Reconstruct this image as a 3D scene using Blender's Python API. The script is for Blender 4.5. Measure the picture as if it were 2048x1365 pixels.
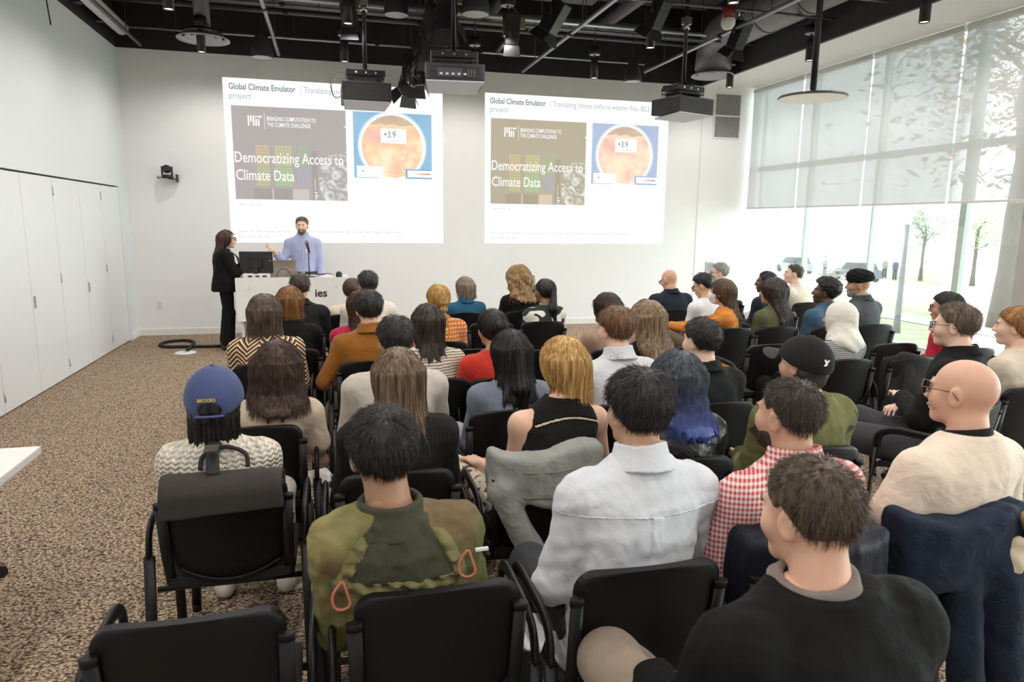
import bpy, bmesh, math, random
import numpy as np
from mathutils import Vector, Matrix

for _o in list(bpy.data.objects):
    bpy.data.objects.remove(_o, do_unlink=True)
SC = bpy.context.scene
COL = SC.collection
PI = math.pi

# ------------------------------------------------------------------ camera
_yaw, _pitch, _roll = 0.2548, 0.1704, 0.0111
_f = Vector((math.sin(_yaw) * math.cos(_pitch), math.cos(_yaw) * math.cos(_pitch), -math.sin(_pitch)))
_r0 = Vector((math.cos(_yaw), -math.sin(_yaw), 0.0))
_u0 = _r0.cross(_f)
_r = _r0 * math.cos(_roll) + _u0 * math.sin(_roll)
_u = _u0 * math.cos(_roll) - _r0 * math.sin(_roll)
cam_data = bpy.data.cameras.new('camera')
cam = bpy.data.objects.new('camera', cam_data)
COL.objects.link(cam)
_m = Matrix((_r, _u, -_f)).transposed().to_4x4()
_m.translation = Vector((2.8694, 0.0, 1.75))
cam.matrix_world = _m
cam_data.sensor_fit = 'HORIZONTAL'
cam_data.sensor_width = 36.0
cam_data.lens = 1378.85 * 36.0 / 2048.0
cam_data.clip_start = 0.05
cam_data.clip_end = 400
cam_data.dof.use_dof = True
cam_data.dof.focus_distance = 5.2
cam_data.dof.aperture_fstop = 6.3
SC.camera = cam

# ------------------------------------------------------------------ world, view
SC.view_settings.view_transform = 'Standard'
SC.view_settings.look = 'None'
SC.view_settings.gamma = 1.0
SC.view_settings.use_curve_mapping = False
SC.view_settings.exposure = 0.0
SKY = 9.0
world = bpy.data.worlds.new('overcast_sky')
SC.world = world
world.use_nodes = True
_bg = world.node_tree.nodes['Background']
_bg.inputs[0].default_value = (0.88, 0.945, 1.0, 1)
_bg.inputs[1].default_value = SKY

LAMP_W = 70.0        # watts of each ceiling downlight
LAMP_RGB = (1.0, 0.952, 0.90)

# ------------------------------------------------------------------ object helpers
def put(o, parent=None):
    COL.objects.link(o)
    if parent is not None:
        o.parent = parent
    return o

def tag(o, label=None, cat=None, group=None, kind=None):
    if label: o['label'] = label
    if cat: o['category'] = cat
    if group: o['group'] = group
    if kind: o['kind'] = kind
    return o

def thing(name, label, cat, loc=(0, 0, 0), rotz=0.0, group=None):
    o = bpy.data.objects.new(name, None)
    o.empty_display_size = 0.1
    put(o)
    o.location = loc
    o.rotation_euler = (0, 0, rotz)
    return tag(o, label, cat, group)

def mesh_np(name, V, F, smooth=True):
    """mesh from numpy arrays; F is (n,4) or (n,3)"""
    me = bpy.data.meshes.new(name)
    V = np.asarray(V, dtype=np.float32); F = np.asarray(F, dtype=np.int32)
    n, k = F.shape
    me.vertices.add(len(V)); me.vertices.foreach_set('co', V.ravel())
    me.loops.add(n * k); me.loops.foreach_set('vertex_index', F.ravel())
    me.polygons.add(n)
    me.polygons.foreach_set('loop_start', np.arange(n, dtype=np.int32) * k)
    me.polygons.foreach_set('use_smooth', np.full(n, smooth, dtype=bool))
    me.update(calc_edges=True)
    return me

class MB:
    """collects simple shapes into one mesh"""
    def __init__(s): s.v = []; s.f = []; s.sm = []
    def add(s, vs, fs, sm=False):
        b = len(s.v); s.v += [tuple(v) for v in vs]
        s.f += [tuple(i + b for i in f) for f in fs]; s.sm += [sm] * len(fs); return s
    def box(s, lo, hi, M=None, bev=0.0):
        x0, y0, z0 = lo; x1, y1, z1 = hi
        if bev <= 0:
            vs = [(x0,y0,z0),(x1,y0,z0),(x1,y1,z0),(x0,y1,z0),(x0,y0,z1),(x1,y0,z1),(x1,y1,z1),(x0,y1,z1)]
            fs = [(0,3,2,1),(4,5,6,7),(0,1,5,4),(1,2,6,5),(2,3,7,6),(3,0,4,7)]
        else:
            bm = bmesh.new()
            bmesh.ops.create_cube(bm, size=1.0)
            for v in bm.verts:
                v.co = Vector(((x0+x1)/2 + v.co.x*(x1-x0), (y0+y1)/2 + v.co.y*(y1-y0), (z0+z1)/2 + v.co.z*(z1-z0)))
            bmesh.ops.bevel(bm, geom=bm.edges[:], offset=bev, segments=2, affect='EDGES', profile=0.6)
            bm.verts.index_update()
            vs = [tuple(v.co) for v in bm.verts]; fs = [tuple(v.index for v in f.verts) for f in bm.faces]
            bm.free()
        if M is not None: vs = [tuple(M @ Vector(v)) for v in vs]
        return s.add(vs, fs)
    def tube(s, pts, r, n=10, cap=True, r2=None, flat=None):
        """tube along a polyline; r number or list; flat = (rx, ry) elliptic section"""
        pts = [Vector(p) for p in pts]; m = len(pts)
        rs = list(r) if isinstance(r, (list, tuple)) else [r + ((r2 - r) * i / (m - 1) if r2 is not None else 0) for i in range(m)]
        t0 = (pts[1] - pts[0]).normalized()
        ref = Vector((0, 0, 1)) if abs(t0.z) < 0.9 else Vector((1, 0, 0))
        nx = t0.cross(ref).normalized()
        vs = []; fs = []
        for i in range(m):
            if i == 0: t = t0
            elif i == m - 1: t = (pts[i] - pts[i-1]).normalized()
            else: t = ((pts[i+1] - pts[i]).normalized() + (pts[i] - pts[i-1]).normalized()).normalized()
            nx = (nx - t * nx.dot(t)).normalized(); ny = t.cross(nx)
            for k in range(n):
                a = 2 * PI * k / n
                if flat: vs.append(pts[i] + nx * (math.cos(a) * flat[0]) + ny * (math.sin(a) * flat[1]))
                else: vs.append(pts[i] + (nx * math.cos(a) + ny * math.sin(a)) * rs[i])
        for i in range(m - 1):
            for k in range(n):
                fs.append((i*n+k, i*n+(k+1) % n, (i+1)*n+(k+1) % n, (i+1)*n+k))
        s.add(vs, fs, True)
        if cap:
            b = len(s.v) - len(vs)
            s.f += [tuple(b + k for k in reversed(range(n))), tuple(b + (m-1)*n + k for k in range(n))]; s.sm += [False, False]
        return s
    def lathe(s, prof, n=24, M=None):
        """prof = [(r, z)...] about local z"""
        vs = []; fs = []; m = len(prof)
        for r, z in prof:
            for k in range(n):
                a = 2 * PI * k / n; v = Vector((r * math.cos(a), r * math.sin(a), z))
                vs.append(M @ v if M is not None else v)
        for i in range(m - 1):
            for k in range(n):
                fs.append((i*n+k, i*n+(k+1) % n, (i+1)*n+(k+1) % n, (i+1)*n+k))
        return s.add(vs, fs, True)
    def poly(s, pts, depth, axis):
        """extruded polygon: pts 3-D outline, extruded by vector axis*depth"""
        n = len(pts); a = Vector(axis) * depth
        vs = [Vector(p) for p in pts] + [Vector(p) + a for p in pts]
        fs = [tuple(reversed(range(n))), tuple(range(n, 2*n))] + [(i, (i+1) % n, n + (i+1) % n, n + i) for i in range(n)]
        return s.add(vs, fs)
    def grid(s, fn, nu, nv, sm=True):
        vs = [fn(i / nu, j / nv) for j in range(nv + 1) for i in range(nu + 1)]
        fs = [(j*(nu+1)+i, j*(nu+1)+i+1, (j+1)*(nu+1)+i+1, (j+1)*(nu+1)+i) for j in range(nv) for i in range(nu)]
        return s.add(vs, fs, sm)
    def mesh(s, name):
        me = bpy.data.meshes.new(name); me.from_pydata(s.v, [], s.f)
        me.polygons.foreach_set('use_smooth', s.sm)
        me.validate(); me.update(); return me
    def build(s, name, mat, parent=None, recalc=True):
        me = s.mesh(name)
        if recalc:
            bm = bmesh.new(); bm.from_mesh(me); bmesh.ops.recalc_face_normals(bm, faces=bm.faces[:]); bm.to_mesh(me); bm.free()
        me.materials.append(mat)
        return put(bpy.data.objects.new(name, me), parent)

def copy_tree(o, parent=None):
    c = o.copy(); put(c, parent)
    for ch in list(o.children): copy_tree(ch, c)
    return c

def struct(name, mb, mat, parent=None):
    o = mb.build(name, mat, parent)
    if parent is None: o['kind'] = 'structure'
    return o

# ------------------------------------------------------------------ materials
_mc = {}
def new_mat(name):
    m = bpy.data.materials.new(name); m.use_nodes = True
    nt = m.node_tree; b = nt.nodes['Principled BSDF']
    return m, nt, b
def N(nt, typ, **kw):
    n = nt.nodes.new(typ)
    for k, v in kw.items(): setattr(n, k, v)
    return n
def rgba(c): return (c[0], c[1], c[2], 1.0)
def srgb(r, g, b):
    f = lambda c: (c / 255 / 12.92) if c / 255 <= 0.04045 else ((c / 255 + 0.055) / 1.055) ** 2.4
    return (f(r), f(g), f(b))
def coords(nt, scale=(1, 1, 1), kind='Object'):
    tc = N(nt, 'ShaderNodeTexCoord'); mp = N(nt, 'ShaderNodeMapping')
    mp.inputs['Scale'].default_value = scale
    nt.links.new(tc.outputs[kind], mp.inputs[0]); return mp.outputs[0]
def math_node(nt, op, a, b=None, c=None):
    n = N(nt, 'ShaderNodeMath', operation=op)
    for i, x in enumerate((a, b, c)):
        if x is None: continue
        if isinstance(x, (int, float)): n.inputs[i].default_value = x
        else: nt.links.new(x, n.inputs[i])
    return n.outputs[0]
def mixc(nt, fac, a, b):
    n = N(nt, 'ShaderNodeMix', data_type='RGBA')
    for sock, x in ((n.inputs[0], fac), (n.inputs[6], a), (n.inputs[7], b)):
        if isinstance(x, (int, float)): sock.default_value = x
        elif isinstance(x, tuple): sock.default_value = rgba(x)
        else: nt.links.new(x, sock)
    return n.outputs[2]
def bump(nt, b, height, strength=0.3, dist=0.01):
    n = N(nt, 'ShaderNodeBump'); n.inputs['Strength'].default_value = strength; n.inputs['Distance'].default_value = dist
    nt.links.new(height, n.inputs['Height']); nt.links.new(n.outputs[0], b.inputs['Normal'])
def plain(name, col, rough=0.5, metal=0.0, var=0.06, nscale=6.0, bmp=0.0, bscale=60.0, spec=None, coat=0.0):
    """painted / plastic / metal surface with slight procedural variation"""
    key = (name,)
    if key in _mc: return _mc[key]
    m, nt, b = new_mat(name)
    b.inputs['Roughness'].default_value = rough; b.inputs['Metallic'].default_value = metal
    if spec is not None: b.inputs['Specular IOR Level'].default_value = spec
    if coat: b.inputs['Coat Weight'].default_value = coat
    v = coords(nt)
    nz = N(nt, 'ShaderNodeTexNoise'); nz.inputs['Scale'].default_value = nscale; nz.inputs['Detail'].default_value = 3
    nt.links.new(v, nz.inputs['Vector'])
    c2 = tuple(max(0, c * (1 - var)) for c in col); c1 = tuple(min(1, c * (1 + var)) for c in col)
    nt.links.new(mixc(nt, nz.outputs[0], c2, c1), b.inputs['Base Color'])
    if bmp:
        n2 = N(nt, 'ShaderNodeTexNoise'); n2.inputs['Scale'].default_value = bscale; nt.links.new(v, n2.inputs['Vector'])
        bump(nt, b, n2.outputs[0], bmp, 0.005)
    _mc[key] = m; return m
def emis(name, col, strength, base=None):
    key = (name,)
    if key in _mc: return _mc[key]
    m, nt, b = new_mat(name)
    b.inputs['Base Color'].default_value = rgba(base or col)
    b.inputs['Roughness'].default_value = 0.9; b.inputs['Specular IOR Level'].default_value = 0.1
    b.inputs['Emission Color'].default_value = rgba(col); b.inputs['Emission Strength'].default_value = strength
    _mc[key] = m; return m
# ------------------------------------------------------------------ the room
D = 11.37; WT = 4.13; XS = 9.22; XB = 10.2; XG = 10.42; YB = -3.2; ZC = 5.35; YE = -3.2
wall_paint = plain('white_wall_paint', (0.83, 0.83, 0.825), 0.6, var=0.02, bmp=0.03, bscale=180)
black_paint = plain('black_ceiling_paint', (0.016, 0.016, 0.018), 0.75, var=0.2)
dark_grey_paint = plain('charcoal_deck_paint', (0.15, 0.15, 0.155), 0.7, var=0.3)

def carpet():
    m, nt, b = new_mat('brown_loop_carpet')
    v = coords(nt)
    n1 = N(nt, 'ShaderNodeTexNoise'); n1.inputs['Scale'].default_value = 80; n1.inputs['Detail'].default_value = 4; n1.inputs['Roughness'].default_value = 0.7
    w = N(nt, 'ShaderNodeMapping'); w.inputs['Scale'].default_value = (62, 120, 1); w.inputs['Rotation'].default_value = (0, 0, 0.5)
    nt.links.new(v, w.inputs[0])
    vo = N(nt, 'ShaderNodeTexVoronoi'); vo.inputs['Scale'].default_value = 1.0; nt.links.new(w.outputs[0], vo.inputs['Vector'])
    nt.links.new(v, n1.inputs['Vector'])
    cr = N(nt, 'ShaderNodeValToRGB')
    e = cr.color_ramp.elements
    e[0].position = 0.30; e[0].color = rgba((0.055, 0.040, 0.029)); e[1].position = 0.70; e[1].color = rgba((0.80, 0.60, 0.42))
    x = e.new(0.5); x.color = rgba((0.38, 0.28, 0.20))
    mixv = math_node(nt, 'MULTIPLY_ADD', vo.outputs['Distance'], -0.55, math_node(nt, 'MULTIPLY_ADD', n1.outputs[0], 1.25, 0.13))
    nt.links.new(mixv, cr.inputs[0])
    n3 = N(nt, 'ShaderNodeTexNoise'); n3.inputs['Scale'].default_value = 2.2; nt.links.new(v, n3.inputs['Vector'])
    col = mixc(nt, n3.outputs[0], cr.outputs[0], cr.outputs[0])
    nt.links.new(cr.outputs[0], b.inputs['Base Color'])
    b.inputs['Roughness'].default_value = 0.95; b.inputs['Specular IOR Level'].default_value = 0.1
    bump(nt, b, mixv, 0.8, 0.01)
    return m
floor_ = struct('floor', MB().box((-0.1, YB - .1, -0.12), (XG + .1, D + .15, 0)), carpet())

struct('wall_front', MB().box((-0.12, D, 0), (XG + .1, D + .15, WT)), wall_paint)
struct('wall_front_upper', MB().box((-0.12, D, WT), (XG + .1, D + .15, ZC)), black_paint)
# left wall with the cupboard recess for the folding doors (doors from y=2.1 to 10.93, up to z=2.19)
DY0, DY1, DZ = 4.51, 10.93, 2.19
left_paint = plain('cool_white_wall_paint', (0.70, 0.725, 0.73), 0.6, var=0.02, bmp=0.03, bscale=180)
struct('wall_left', MB().box((-0.12, YB, DZ), (0, D, WT)).box((-0.12, DY1, 0), (0, D, DZ)).box((-0.12, YB, 0), (0, DY0, DZ)), left_paint)
struct('wall_left_upper', MB().box((-0.12, YB, WT), (0, D, ZC)), black_paint)
struct('wall_back', MB().box((-0.12, YB - .15, 0), (XG + .1, YB, ZC)), wall_paint)
struct('ceiling', MB().box((-0.12, YB, ZC), (XG + .1, D + .15, ZC + .15)), dark_grey_paint)
# white soffit over the windows with its black fascia
struct('ceiling_soffit', MB().box((XS, YB, WT), (XG + .1, D, WT + .12)), wall_paint)
struct('trim_1', MB().box((XS - .05, YB, WT - .005), (XS, D, ZC)), plain('slate_fascia_paint', (0.035, 0.037, 0.042), .6))
base_m = plain('white_baseboard_paint', (0.80, 0.79, 0.77), 0.4, var=.02)
struct('baseboard_front', MB().box((0, D - .018, 0), (XG - .3, D, 0.095)), base_m)
struct('baseboard_left', MB().box((0, DY1 + .02, 0), (.018, D - .02, 0.095)), base_m)
struct('trim_2', MB().box((9.235, D - .006, 0.1), (9.243, D, WT)), plain('grey_seam', (0.62, .62, .6), .6))

# folding doors: pairs of panels, recessed a touch, with visible gaps and hinges
door_m = plain('white_door_laminate', (0.74, 0.755, 0.76), 0.35, var=.015)
gap_m = plain('dark_door_gap', (0.05, 0.05, 0.05), .8)
steel = plain('brushed_steel', (0.55, 0.53, 0.5), 0.35, metal=0.9)
struct('trim_3', MB().box((-0.10, DY0, 0.0), (-0.055, DY1, DZ)), gap_m)
_panels = [(DY0 + i * .8025, DY0 + (i + 1) * .8025) for i in range(8)]
for i in range(0, 8, 2):
    d = bpy.data.objects.new('door_%d' % (i // 2 + 1), None); put(d); d['kind'] = 'structure'
    d.location = (0, _panels[i][0], 0)
    for k in (0, 1):
        a, c = _panels[i + k]; g0 = 0.004; 
        MB().box((-0.05, a + g0 - _panels[i][0], 0.012), (-0.004, c - g0 - _panels[i][0], DZ - .02), bev=.002).build('door_panel', door_m, d)
    ym = _panels[i + 1][0] - _panels[i][0]
    for z in (0.16, 1.10, 2.03):
        MB().box((-0.006, ym - .012, z - .045), (0.002, ym + .012, z + .045)).tube([(0.001, ym, z - .05), (0.001, ym, z + .05)], .005, 8).build('hinge', steel, d)
    MB().box((-0.004, _panels[i][0] * 0 + .035, 0.86), (0.012, .05, 0.98), bev=.003).build('pull_handle', steel, d)

# ---------------------------------------------------------------- glazed wall
frame_m = plain('grey_green_window_frame', (0.46, 0.54, 0.50), 0.4)
sill_m = plain('white_sill', (0.75, 0.75, 0.73), .5)
def glass_mat():
    m = bpy.data.materials.new('clear_window_glass'); m.use_nodes = True; nt = m.node_tree
    nt.nodes.remove(nt.nodes['Principled BSDF']); out = nt.nodes['Material Output']
    t = N(nt, 'ShaderNodeBsdfTransparent'); t.inputs[0].default_value = (0.93, 0.97, 0.95, 1)
    g = N(nt, 'ShaderNodeBsdfGlossy'); g.inputs[1].default_value = 0.02
    fr = N(nt, 'ShaderNodeFresnel'); fr.inputs[0].default_value = 1.45
    nz = N(nt, 'ShaderNodeTexNoise'); nz.inputs['Scale'].default_value = 1.5
    mx = N(nt, 'ShaderNodeMixShader')
    nt.links.new(math_node(nt, 'MULTIPLY', fr.outputs[0], math_node(nt, 'MULTIPLY_ADD', nz.outputs[0], .1, .75)), mx.inputs[0])
    nt.links.new(t.outputs[0], mx.inputs[1]); nt.links.new(g.outputs[0], mx.inputs[2]); nt.links.new(mx.outputs[0], out.inputs[0])
    return m
glass = glass_mat()
struct('wall_right', MB().box((XG - .06, YB, 0), (XG + .1, D, 0.14)).box((XG - .06, YB, WT), (XG + .1, D, ZC)), sill_m)
struct('wall_right_column', MB().box((XG - .10, 5.96, 0.14), (XG - .062, 6.13, WT)), plain('grey_column_paint', (.40, .39, .37), .6))
MUL = [11.33, 9.88, 8.42, 6.93, 5.45, 3.95, 2.45, .95, -.55, -2.05, -3.15]
for i in range(len(MUL) - 1):
    y1, y0 = MUL[i], MUL[i + 1]
    w = bpy.data.objects.new('window_%d' % (i + 1), None); put(w); w['kind'] = 'structure'; w.location = (XG, y0, 0)
    L = y1 - y0
    for z0, z1 in ((0.17, 2.70), (2.78, WT - .02)):
        MB().box((-.006, .03, z0), (.006, L - .03, z1)).build('pane', glass, w)
    mw = .045 if i % 3 == 2 else .009
    MB().box((-.06, -mw, .14), (.05, mw, WT)).build('mullion', frame_m, w)
    MB().box((-.05, .03, 2.70), (.05, L - .03, 2.78)).build('transom', frame_m, w)
    MB().box((-.05, .03, .14), (.05, L - .03, .17)).build('sill_rail', frame_m, w)

# roller blinds (half lowered, thin woven cloth that lets the outdoors show through)
def blind_mat():
    m = bpy.data.materials.new('sheer_white_blind_cloth'); m.use_nodes = True; nt = m.node_tree
    nt.nodes.remove(nt.nodes['Principled BSDF']); out = nt.nodes['Material Output']
    tr = N(nt, 'ShaderNodeBsdfTransparent'); tr.inputs[0].default_value = (0.95, 0.95, 0.97, 1)
    tl = N(nt, 'ShaderNodeBsdfTranslucent'); tl.inputs[0].default_value = (0.19, 0.19, 0.19, 1)
    df = N(nt, 'ShaderNodeBsdfDiffuse'); df.inputs[0].default_value = (0.70, 0.70, 0.69, 1)
    v = coords(nt, (700, 700, 700))
    wv = N(nt, 'ShaderNodeTexNoise'); wv.inputs['Scale'].default_value = 1.0; nt.links.new(v, wv.inputs['Vector'])
    m1 = N(nt, 'ShaderNodeMixShader'); m1.inputs[0].default_value = 0.62
    nt.links.new(tl.outputs[0], m1.inputs[1]); nt.links.new(df.outputs[0], m1.inputs[2])
    m2 = N(nt, 'ShaderNodeMixShader')
    nt.links.new(math_node(nt, 'MULTIPLY_ADD', wv.outputs[0], .08, BLIND_OPEN), m2.inputs[0])
    nt.links.new(m1.outputs[0], m2.inputs[1]); nt.links.new(tr.outputs[0], m2.inputs[2])
    nt.links.new(m2.outputs[0], out.inputs[0]); return m
BLIND_OPEN = 0.055
blind_m = blind_mat(); bar_m = plain('blind_hem_bar', (0.62, .62, .60), .5)
BE = [11.33, 9.93, 8.48, 7.03, 5.58, 4.13, 2.68, 1.23, -.22, -1.67, -3.1]
bl_lab = ['nearest front wall', 'second from front', 'third one from front', 'fourth with tree shadows',
          'fifth at right edge', 'sixth from front', 'seventh from front', 'eighth from front', 'ninth from front', 'last one at the back']
for i in range(len(BE) - 1):
    y1, y0 = BE[i] - .02, BE[i + 1] + .02
    b = thing('roller_blind', 'sheer white roller blind half lowered over the glazing, ' + bl_lab[i], 'blind', (XB, y0, 2.04), group='roller blinds on the glazed wall')
    L = y1 - y0
    wob = .012
    MB().grid(lambda u, t: (wob * math.sin(PI * t) * math.sin(u * 9 + i), u * L, .02 + t * (WT - 2.04 - .06)), 12, 10).build('cloth', blind_m, b)
    MB().box((-.009, 0, -.006), (.009, L, .022), bev=.003).build('hem_bar', bar_m, b)
    MB().tube([(0.02, 0, WT - 2.04 - .045), (0.02, L, WT - 2.04 - .045)], .036, 14).build('roller_tube', bar_m, b)

# ---------------------------------------------------------------- outdoors
def ground_mat():
    m, nt, b = new_mat('lawn_with_fallen_leaves')
    v = coords(nt)
    n1 = N(nt, 'ShaderNodeTexNoise'); n1.inputs['Scale'].default_value = 1.6; n1.inputs['Detail'].default_value = 6; nt.links.new(v, n1.inputs['Vector'])
    cr = N(nt, 'ShaderNodeValToRGB'); e = cr.color_ramp.elements
    e[0].position = .38; e[0].color = rgba((.30, .37, .22)); e[1].position = .62; e[1].color = rgba((.52, .47, .34))
    nt.links.new(n1.outputs[0], cr.inputs[0]); nt.links.new(cr.outputs[0], b.inputs['Base Color']); b.inputs['Roughness'].default_value = 1
    return m
def gz(x): return -1.25 - max(0, x - 18) * 0.045
def strip(name, x0, x1, mat, dz=0.0, n=10, y0=-30, y1=90):
    mb = MB()
    mb.grid(lambda u, t: (x0 + (x1 - x0) * u, y0 + (y1 - y0) * t, gz(x0 + (x1 - x0) * u) + dz), n, 4)
    return struct(name, mb, mat)
lawn_m = ground_mat()
strip('lawn', XG + .2, 30, lawn_m)
strip('road', 30, 44, plain('pale_asphalt', (.66, .66, .66), .9), .0)
strip('lawn_far', 44, 120, lawn_m)
strip('path', 21.5, 23.6, plain('concrete_path', (.55, .54, .52), .9), .02, 3)
bark = plain('grey_brown_bark', (.075, .062, .053), .95, var=.4, nscale=14, bmp=.8, bscale=25)
def leaf_mat(name, c1, c2):
    m, nt, b = new_mat(name); v = coords(nt)
    nz = N(nt, 'ShaderNodeTexNoise'); nz.inputs['Scale'].default_value = 3; nt.links.new(v, nz.inputs['Vector'])
    nt.links.new(mixc(nt, nz.outputs[0], c1, c2), b.inputs['Base Color']); b.inputs['Roughness'].default_value = .6
    return m
leaf_a = leaf_mat('green_leaves', (.13, .24, .07), (.26, .32, .10)); leaf_b = leaf_mat('reddish_autumn_leaves', (.30, .10, .05), (.34, .22, .08))
def tree(loc, h, r, crown_r, leaf, label, seed, nl=2600, crown_z=.62, group='trees on the lawn outside'):
    rnd = random.Random(seed)
    t = thing('tree', label, 'tree', loc, group=group)
    tr = MB(); pts = [(0, 0, -.3)] + [(rnd.uniform(-.03, .03) * i * r * 3, rnd.uniform(-.03, .03) * i * r * 3, h * .14 * i) for i in range(1, 6)]
    tr.tube(pts, [r * 1.7, r * 1.08, r, r * .95, r * .9, r * .6], 16)
    tips = []
    for k in range(9):
        a = rnd.uniform(0, 2 * PI); z0 = h * rnd.uniform(.38, .68); l = crown_r * rnd.uniform(.5, 1.0)
        p = Vector((0, 0, z0)); q = p + Vector((math.cos(a) * l, math.sin(a) * l, h * rnd.uniform(.08, .28)))
        tr.tube([p, (p + q) / 2 + Vector((0, 0, .1)), q], [r * .35, r * .22, r * .07], 7); tips.append(q)
    tr.build('trunk', bark, t)
    lv = MB(); c = Vector((0, 0, h * crown_z))
    for k in range(nl):
        q = rnd.choice(tips) if rnd.random() < .6 else c
        s = crown_r * (.42 if q is not c else .75)
        gs = lambda k_: max(-1.6, min(1.6, rnd.gauss(0, 1))) * k_
        p = q + Vector((gs(s), gs(s), gs(s * .8)))
        a = Vector((rnd.gauss(0, 1), rnd.gauss(0, 1), rnd.gauss(0, 1))).normalized(); b2 = a.orthogonal().normalized() ; n2 = a.cross(b2)
        L = rnd.uniform(.10, .20) * (crown_r / 3) ** .5; W = L * .45
        lv.add([p - a * L, p + b2 * W + n2 * .01, p + a * L, p - b2 * W + n2 * .01], [(0, 1, 2, 3)])
    o = lv.build('crown', leaf, t, recalc=False); o['kind'] = 'stuff'
    return t
tree((24.15, 17.75, gz(24.15)), 13, .27, 3.4, leaf_b, 'massive old tree on the lawn at the right edge of the window', 3, 5200, .62)
tree((50.6, 42.6, gz(50.6)), 6.5, .14, 1.7, leaf_a, 'young green tree beyond the road, seen beside the green window mullion', 5, 2600)
tree((50.5, 47.4, gz(50.5)), 6.5, .12, 1.5, leaf_a, 'young pale green tree beyond the road left of the window mullion', 8, 2200)
post_m = plain('grey_post_paint', (.16, .16, .17), .5)
lp = thing('lamp_post', 'grey lamp post standing on the lawn outside the window', 'lamp post', (18.55, 16.25, gz(18.5)))
MB().tube([(0, 0, -.3), (0, 0, .35), (0, 0, 3.1)], [.14, .09, .06], 12).build('pole', post_m, lp)
MB().lathe([(.0, 3.62), (.10, 3.58), (.17, 3.5), (.15, 3.42), (.11, 3.12), (.07, 3.08), (0, 3.08)], 14).build('lantern', plain('frosted_lantern', (.6, .6, .58), .4), lp)
bn = thing('litter_bin', 'pale litter bin standing on the grass by the path', 'bin', (26.5, 21.6, gz(26.5)))
MB().lathe([(0, 0), (.28, 0), (.32, .9), (.30, .98), (.2, 1.08), (0, 1.1)], 14).build('body', plain('pale_bin', (.45, .46, .45), .6), bn)
tb = thing('picnic_table', 'picnic table with benches on the far lawn', 'table', (38, 42.6, gz(38)), .4)
wd = plain('weathered_wood', (.35, .31, .27), .8)
MB().box((-.9, -.4, .7), (.9, .4, .76)).build('table_top', wd, tb)
for s in (-1, 1): MB().box((-.9, s * .75 - .13, .42), (.9, s * .75 + .13, .47)).build('bench_seat', wd, tb)
for s in (-.65, .65): MB().poly([(s, -.75, 0), (s, -.6, 0), (s, -.2, .7), (s, -.35, .7)], .06, (1, 0, 0)).poly([(s, .75, 0), (s, .6, 0), (s, .2, .7), (s, .35, .7)], .06, (1, 0, 0)).box((s, -.8, .36), (s + .06, .8, .42)).build('trestle', wd, tb)
def car(loc, rz, col, label):
    c = thing('car', label, 'car', loc, rz, group='cars on the road outside')
    body = plain('car_paint_' + label.split()[0], col, .3, coat=.5); dk = plain('tinted_glass', (.03, .035, .04), .1); ty = plain('tyre_rubber', (.02, .02, .02), .8)
    MB().poly([(-2.1, -.85, .3), (2.1, -.85, .3), (2.15, -.85, .7), (1.2, -.85, .85), (-2.0, -.85, .9)], 1.7, (0, 1, 0)).build('body', body, c)
    MB().poly([(-1.8, -.7, .88), (1.1, -.7, .85), (.4, -.7, 1.38), (-1.2, -.7, 1.42)], 1.4, (0, 1, 0)).build('cabin', dk, c)
    for x in (-1.3, 1.3):
        for y in (-.8, .8): MB().tube([(x, y - .1, .32), (x, y + .1, .32)], .32, 14).build('wheel', ty, c)
car((41, 43.8, gz(41)), 1.3, (.08, .09, .13), 'dark car passing on the road outside behind the lamp post')
car((42, 52.5, gz(42)), 1.3, (.3, .31, .33), 'grey car farther along the road outside')
# ------------------------------------------------------------------ ceiling services
blk = plain('matt_black_metal', (0.014, 0.014, 0.015), 0.45, var=.15)
blk_gloss = plain('satin_black_metal', (0.02, 0.02, 0.022), 0.3, metal=.3, var=.15)
pipe_m = plain('galvanised_pipe', (0.42, 0.43, 0.47), 0.35, metal=.85, var=.15)
dpipe_m = plain('dark_painted_pipe', (0.13, 0.13, 0.14), 0.35, metal=.4, var=.2)
whitep = plain('white_plastic', (0.78, .78, .77), .4, var=.02)
chrome = plain('bright_clamp_metal', (.7, .7, .7), .25, metal=1)
ZP = 4.15
# steel deck: beams and dark ducts above
beams = [(6.0, 5.02, .16, .33), (9.35, 5.02, .16, .33), (2.6, 5.02, .16, .33)]
blab = ['over the first projectors', 'nearest the front wall', 'over the back rows']
for (y, z, w, h), l in zip(beams, blab):
    b = thing('ceiling_beam', 'black steel beam across the ceiling ' + l, 'beam', (0, y, z), group='ceiling beams')
    MB().box((0.0, -w/2, .31), (XS - .06, w/2, .33)).box((0, -w/2, 0), (XS - .06, w/2, .02)).box((0, -.012, .02), (XS - .06, .012, .31)).build('flange_web', black_paint, b)
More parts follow.
